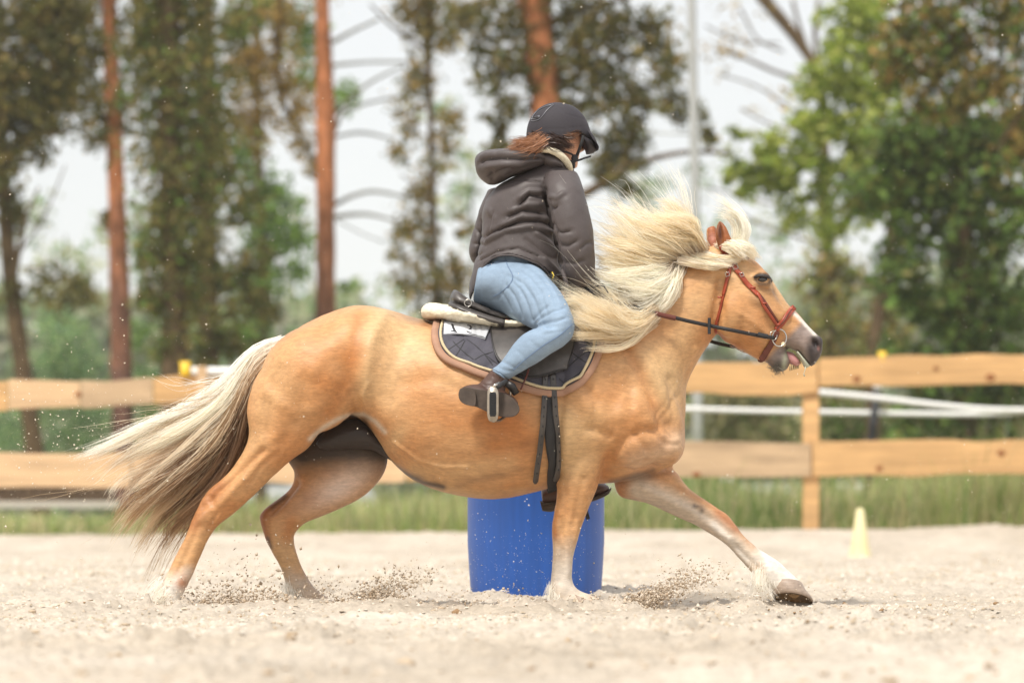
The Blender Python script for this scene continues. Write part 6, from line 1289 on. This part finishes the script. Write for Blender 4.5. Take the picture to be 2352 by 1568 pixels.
# peak
pk = MB(); r_ = []
for t in np.linspace(-1.25, 1.25, 26):
    rgt = np.array((.30, -.95, 0)); fw = np.array((.95, .30, 0)); base_ = P(1322, 306, Y0 + .02)
    e0 = base_ + fw * .045 * math.cos(t) + rgt * .100 * math.sin(t) + (0, 0, .004 - .006 * math.cos(t)); e1 = base_ + fw * (.076 * math.cos(t) ** .8 + .0) + rgt * .102 * math.sin(t) + (0, 0, -.052 * math.cos(t) ** .7 - .004)
    r_.append(np.array([e0, (e0 + e1) / 2 + (0, 0, .004), e1, e1 + (0, 0, -.004), (e0 + e1) / 2 + (0, 0, -.003), e0 + (0, 0, -.006)]))
pk.rings(r_); part('peak', *pk.arr(), m_helmet, ho_)
MB().loft([(1345,316,1336,330,.09,.03),(1358,324,1344,345,.085,.035),(1366,338,1348,354,.06,.04),(1369,345,1362,352,.03,.045)], 16, 20, 2.4).build('peak_edge', m_helmet, ho_)
# straps
ribbon([(1240,318,-.090), (1262,332,-.098), (1290,346,-.085), (1312,354,-.062), (1322,362,-.045)], 4.5, .003, 'chin_strap', m_black2, ho_)
ribbon([(1340,312,-.075), (1335,330,-.075), (1328,350,-.06), (1318,374,-.045), (1314,384,-.035)], 7, .003, 'chin_strap', m_black2, ho_)
ribbon([(1312,372,-.06), (1330,368,-.06), (1344,363,-.06), (1357,359,-.06)], 4.5, .004, 'strap_tail', m_black2, ho_)
MB().ell(P(1320,364,Y0-.058), (.012, .009, .014), 14, 8).build('strap_buckle', m_black2, ho_)
MB().loft([(1306,370,1318,368,.02,-.04),(1310,380,1322,378,.02,-.04),(1314,388,1320,387,.012,-.04)], 8, 12).build('chin_cup', m_black2, ho_)
# ear and hair
MB().loft([(1290,326,1300,326,.012,-.066),(1287,336,1302,334,.014,-.07),(1289,346,1300,346,.012,-.068)], 10, 12).build('ear', m_flesh, rider)
m_rhair = mat('brown_hair', attr=True, rough=.4, spec=.5, transl=.15)
RB = np.array(alb(205, 142, 98, .68)); RD = np.array(alb(72, 46, 36, .5))
def col_r(a, b_):
    def fn(u, s, cid, rs, C):
        w = rs.rand(len(u), 1)[..., None]; return blend(np.broadcast_to(a, (len(u), len(s), 3)), b_, w) * rs.uniform(.7, 1.15, (len(u), 1, 1))
    return fn
strands('hair', [[(1236,318,-.07),(1215,326,-.10),(1185,334,-.11),(1155,344,-.10)], [(1238,322,-.08),(1216,332,-.115),(1188,341,-.12),(1160,349,-.11)], [(1250,326,-.09),(1226,340,-.12),(1200,346,-.13),(1176,350,-.12)], [(1256,330,-.09),(1240,342,-.12),(1225,348,-.12),(1205,352,-.12)]],
        1100, m_rhair, rider, 21, col_r(RB, RB * .6), r=.0007, m=12, clumps=16, tipj=.014, rootj=.010, yj=.03, lmin=.6, wav=.008)
strands('hair', [[(1222,312,-.10),(1250,322,-.106),(1280,330,-.10),(1305,336,-.075)], [(1230,316,-.10),(1255,332,-.108),(1280,342,-.10),(1300,348,-.075)], [(1290,312,-.09),(1305,318,-.085),(1318,322,-.075),(1328,330,-.06)]],
        1100, m_rhair, rider, 22, col_r(RD, RD * 1.5), r=.0008, m=10, clumps=12, tipj=.006, rootj=.008, yj=.006, lmin=.6, wav=.003)
strands('hair', [[(1296,312,-.09),(1312,318,-.09),(1322,330,-.075)], [(1300,308,-.09),(1322,314,-.09),(1330,324,-.075)]], 90, m_rhair, rider, 23, col_r(RB * .5, RD), r=.0006, m=8, clumps=5, tipj=.008, rootj=.006, yj=.006)

# ------------------------------------------------------------------ sand thrown up by the hooves, and specks in the air
def spray(name, label, L, seed, cols):
    r = np.random.RandomState(seed); pos = []; size = []; cc = []
    for (x0, y0, x1, y1, sp0, sp1, n, dy, smax) in L:
        n = int(n * 1.9)
        t = r.rand(n) ** 1.15; px = x0 + (x1 - x0) * t + r.randn(n) * (sp0 + (sp1 - sp0) * t); py = y0 + (y1 - y0) * t - .0004 * 0 + r.randn(n) * (sp0 + (sp1 - sp0) * t) * .45
        d = dy + r.randn(n) * .07; Y = Y0 + d; p = np.stack([(px - CX) * Y / F, Y, CH + (HY - py) * Y / F], 1)
        k = p[:, 2] > -.01; s = (.0010 + smax * 1.0 * r.rand(n) ** 3.5)
        pos.append(p[k]); size.append(s[k]); cc.append(np.array(cols)[r.randint(0, len(cols), n)][k])
    pos = np.concatenate(pos); size = np.concatenate(size); cc = np.concatenate(cc)
    v, f = bits(pos, size, seed, .8); tag(mk_mesh(name, v, f, m_sand, smooth=False, col=np.repeat(cc, 6, 0)), kind='stuff', label=label)
BR = [alb(206, 188, 165, .84), alb(190, 168, 142, .8), alb(216, 200, 180, .88), alb(228, 214, 196, .9)]
spray('hoof_spray', 'brown sand clods thrown up in arcs by the hooves', [
    (1290,1402,1470,1392,26,26,2600,-.15,.0060), (1440,1396,1520,1362,20,24,1700,-.12,.0055), (1500,1370,1625,1310,20,36,1000,-.10,.0045),
    (790,1405,880,1368,24,28,1900,.05,.0060), (860,1372,950,1318,24,40,800,.05,.0045), (470,1400,620,1392,40,50,2400,-.1,.0060), (500,1395,560,1310,40,70,260,-.1,.0055), (590,1330,600,1240,40,50,40,-.1,.006),
    (370,1400,420,1350,18,40,420,-.15,.0040), (690,1400,760,1340,25,40,420,.05,.0040), (1010,1405,1260,1402,60,60,600,-.1,.0045), (1560,1400,1800,1380,60,60,260,-.1,.004)], 31, BR)
r = np.random.RandomState(44); pos = []; size = []
def cloud(cx, cy, sx, sy, n, s0, s1, y0=11.2, y1=15.5):
    Y = r.uniform(y0, y1, n); px = cx + r.randn(n) * sx; py = cy + r.randn(n) * sy; p = np.stack([(px - CX) * Y / F, Y, CH + (HY - py) * Y / F], 1)
    k = p[:, 2] > .02; pos.append(p[k]); size.append((s0 + (s1 - s0) * r.rand(n) ** 4)[k])
cloud(150, 1000, 130, 90, 700, .0007, .0035, 12.4, 13.8); cloud(280, 1000, 60, 30, 420, .0006, .0016, 12.6, 13.6); cloud(480, 900, 250, 260, 260, .0006, .0028); cloud(1230, 1290, 130, 70, 520, .0007, .0024, 12.8, 14.4); cloud(2250, 1130, 120, 70, 50, .0008, .003)
cloud(400, 1150, 300, 120, 350, .0006, .003); cloud(1100, 1300, 500, 60, 260, .0006, .0022, 12.4, 13.8)
n = 1500; Y = r.uniform(11.5, 15, n); px = r.uniform(0, 2352, n); py = r.uniform(0, 1250, n); pos.append(np.stack([(px - CX) * Y / F, Y, CH + (HY - py) * Y / F], 1)); size.append(.0008 + .0014 * r.rand(n) ** 3)
pos = np.concatenate(pos); size = np.concatenate(size); v, f = bits(pos, size, 45, .9)
tag(mk_mesh('airborne_sand', v, f, mat('pale_grit', alb(240, 228, 205, .85), .8), smooth=False), kind='stuff', label='pale grains of sand and drizzle hanging in the air around the horse')
# ------------------------------------------------------------------ the air
hz = MB().box((0, 170, 14), (300, 370, 31)).build('haze', None, smooth=False); tag(hz, kind='stuff')
hm = bpy.data.materials.new('air'); hm.use_nodes = True; ht = hm.node_tree; ht.nodes.remove(ht.nodes['Principled BSDF'])
pv = ht.nodes.new('ShaderNodeVolumePrincipled'); pv.inputs['Color'].default_value = (.95, .95, .95, 1); pv.inputs['Density'].default_value = .0004
ht.links.new(pv.outputs[0], ht.nodes['Material Output'].inputs['Volume']); hz.data.materials.append(hm)

# put every mesh's origin at its own base
for ob in list(COL.objects):
    if ob.type != 'MESH' or ob.data.users > 1 or ob.name.startswith('haze'): continue
    me = ob.data; n = len(me.vertices)
    if not n: continue
    co = np.empty(n * 3, np.float32); me.vertices.foreach_get('co', co); co = co.reshape(-1, 3)
    c = (co.min(0) + co.max(0)) / 2; c[2] = co[:, 2].min()
    co -= c; me.vertices.foreach_set('co', co.ravel()); me.update()
    for ch in ob.children: ch.location = Vector(ch.location) - Vector(map(float, c))
    ob.location = Vector(ob.location) + Vector(map(float, c))
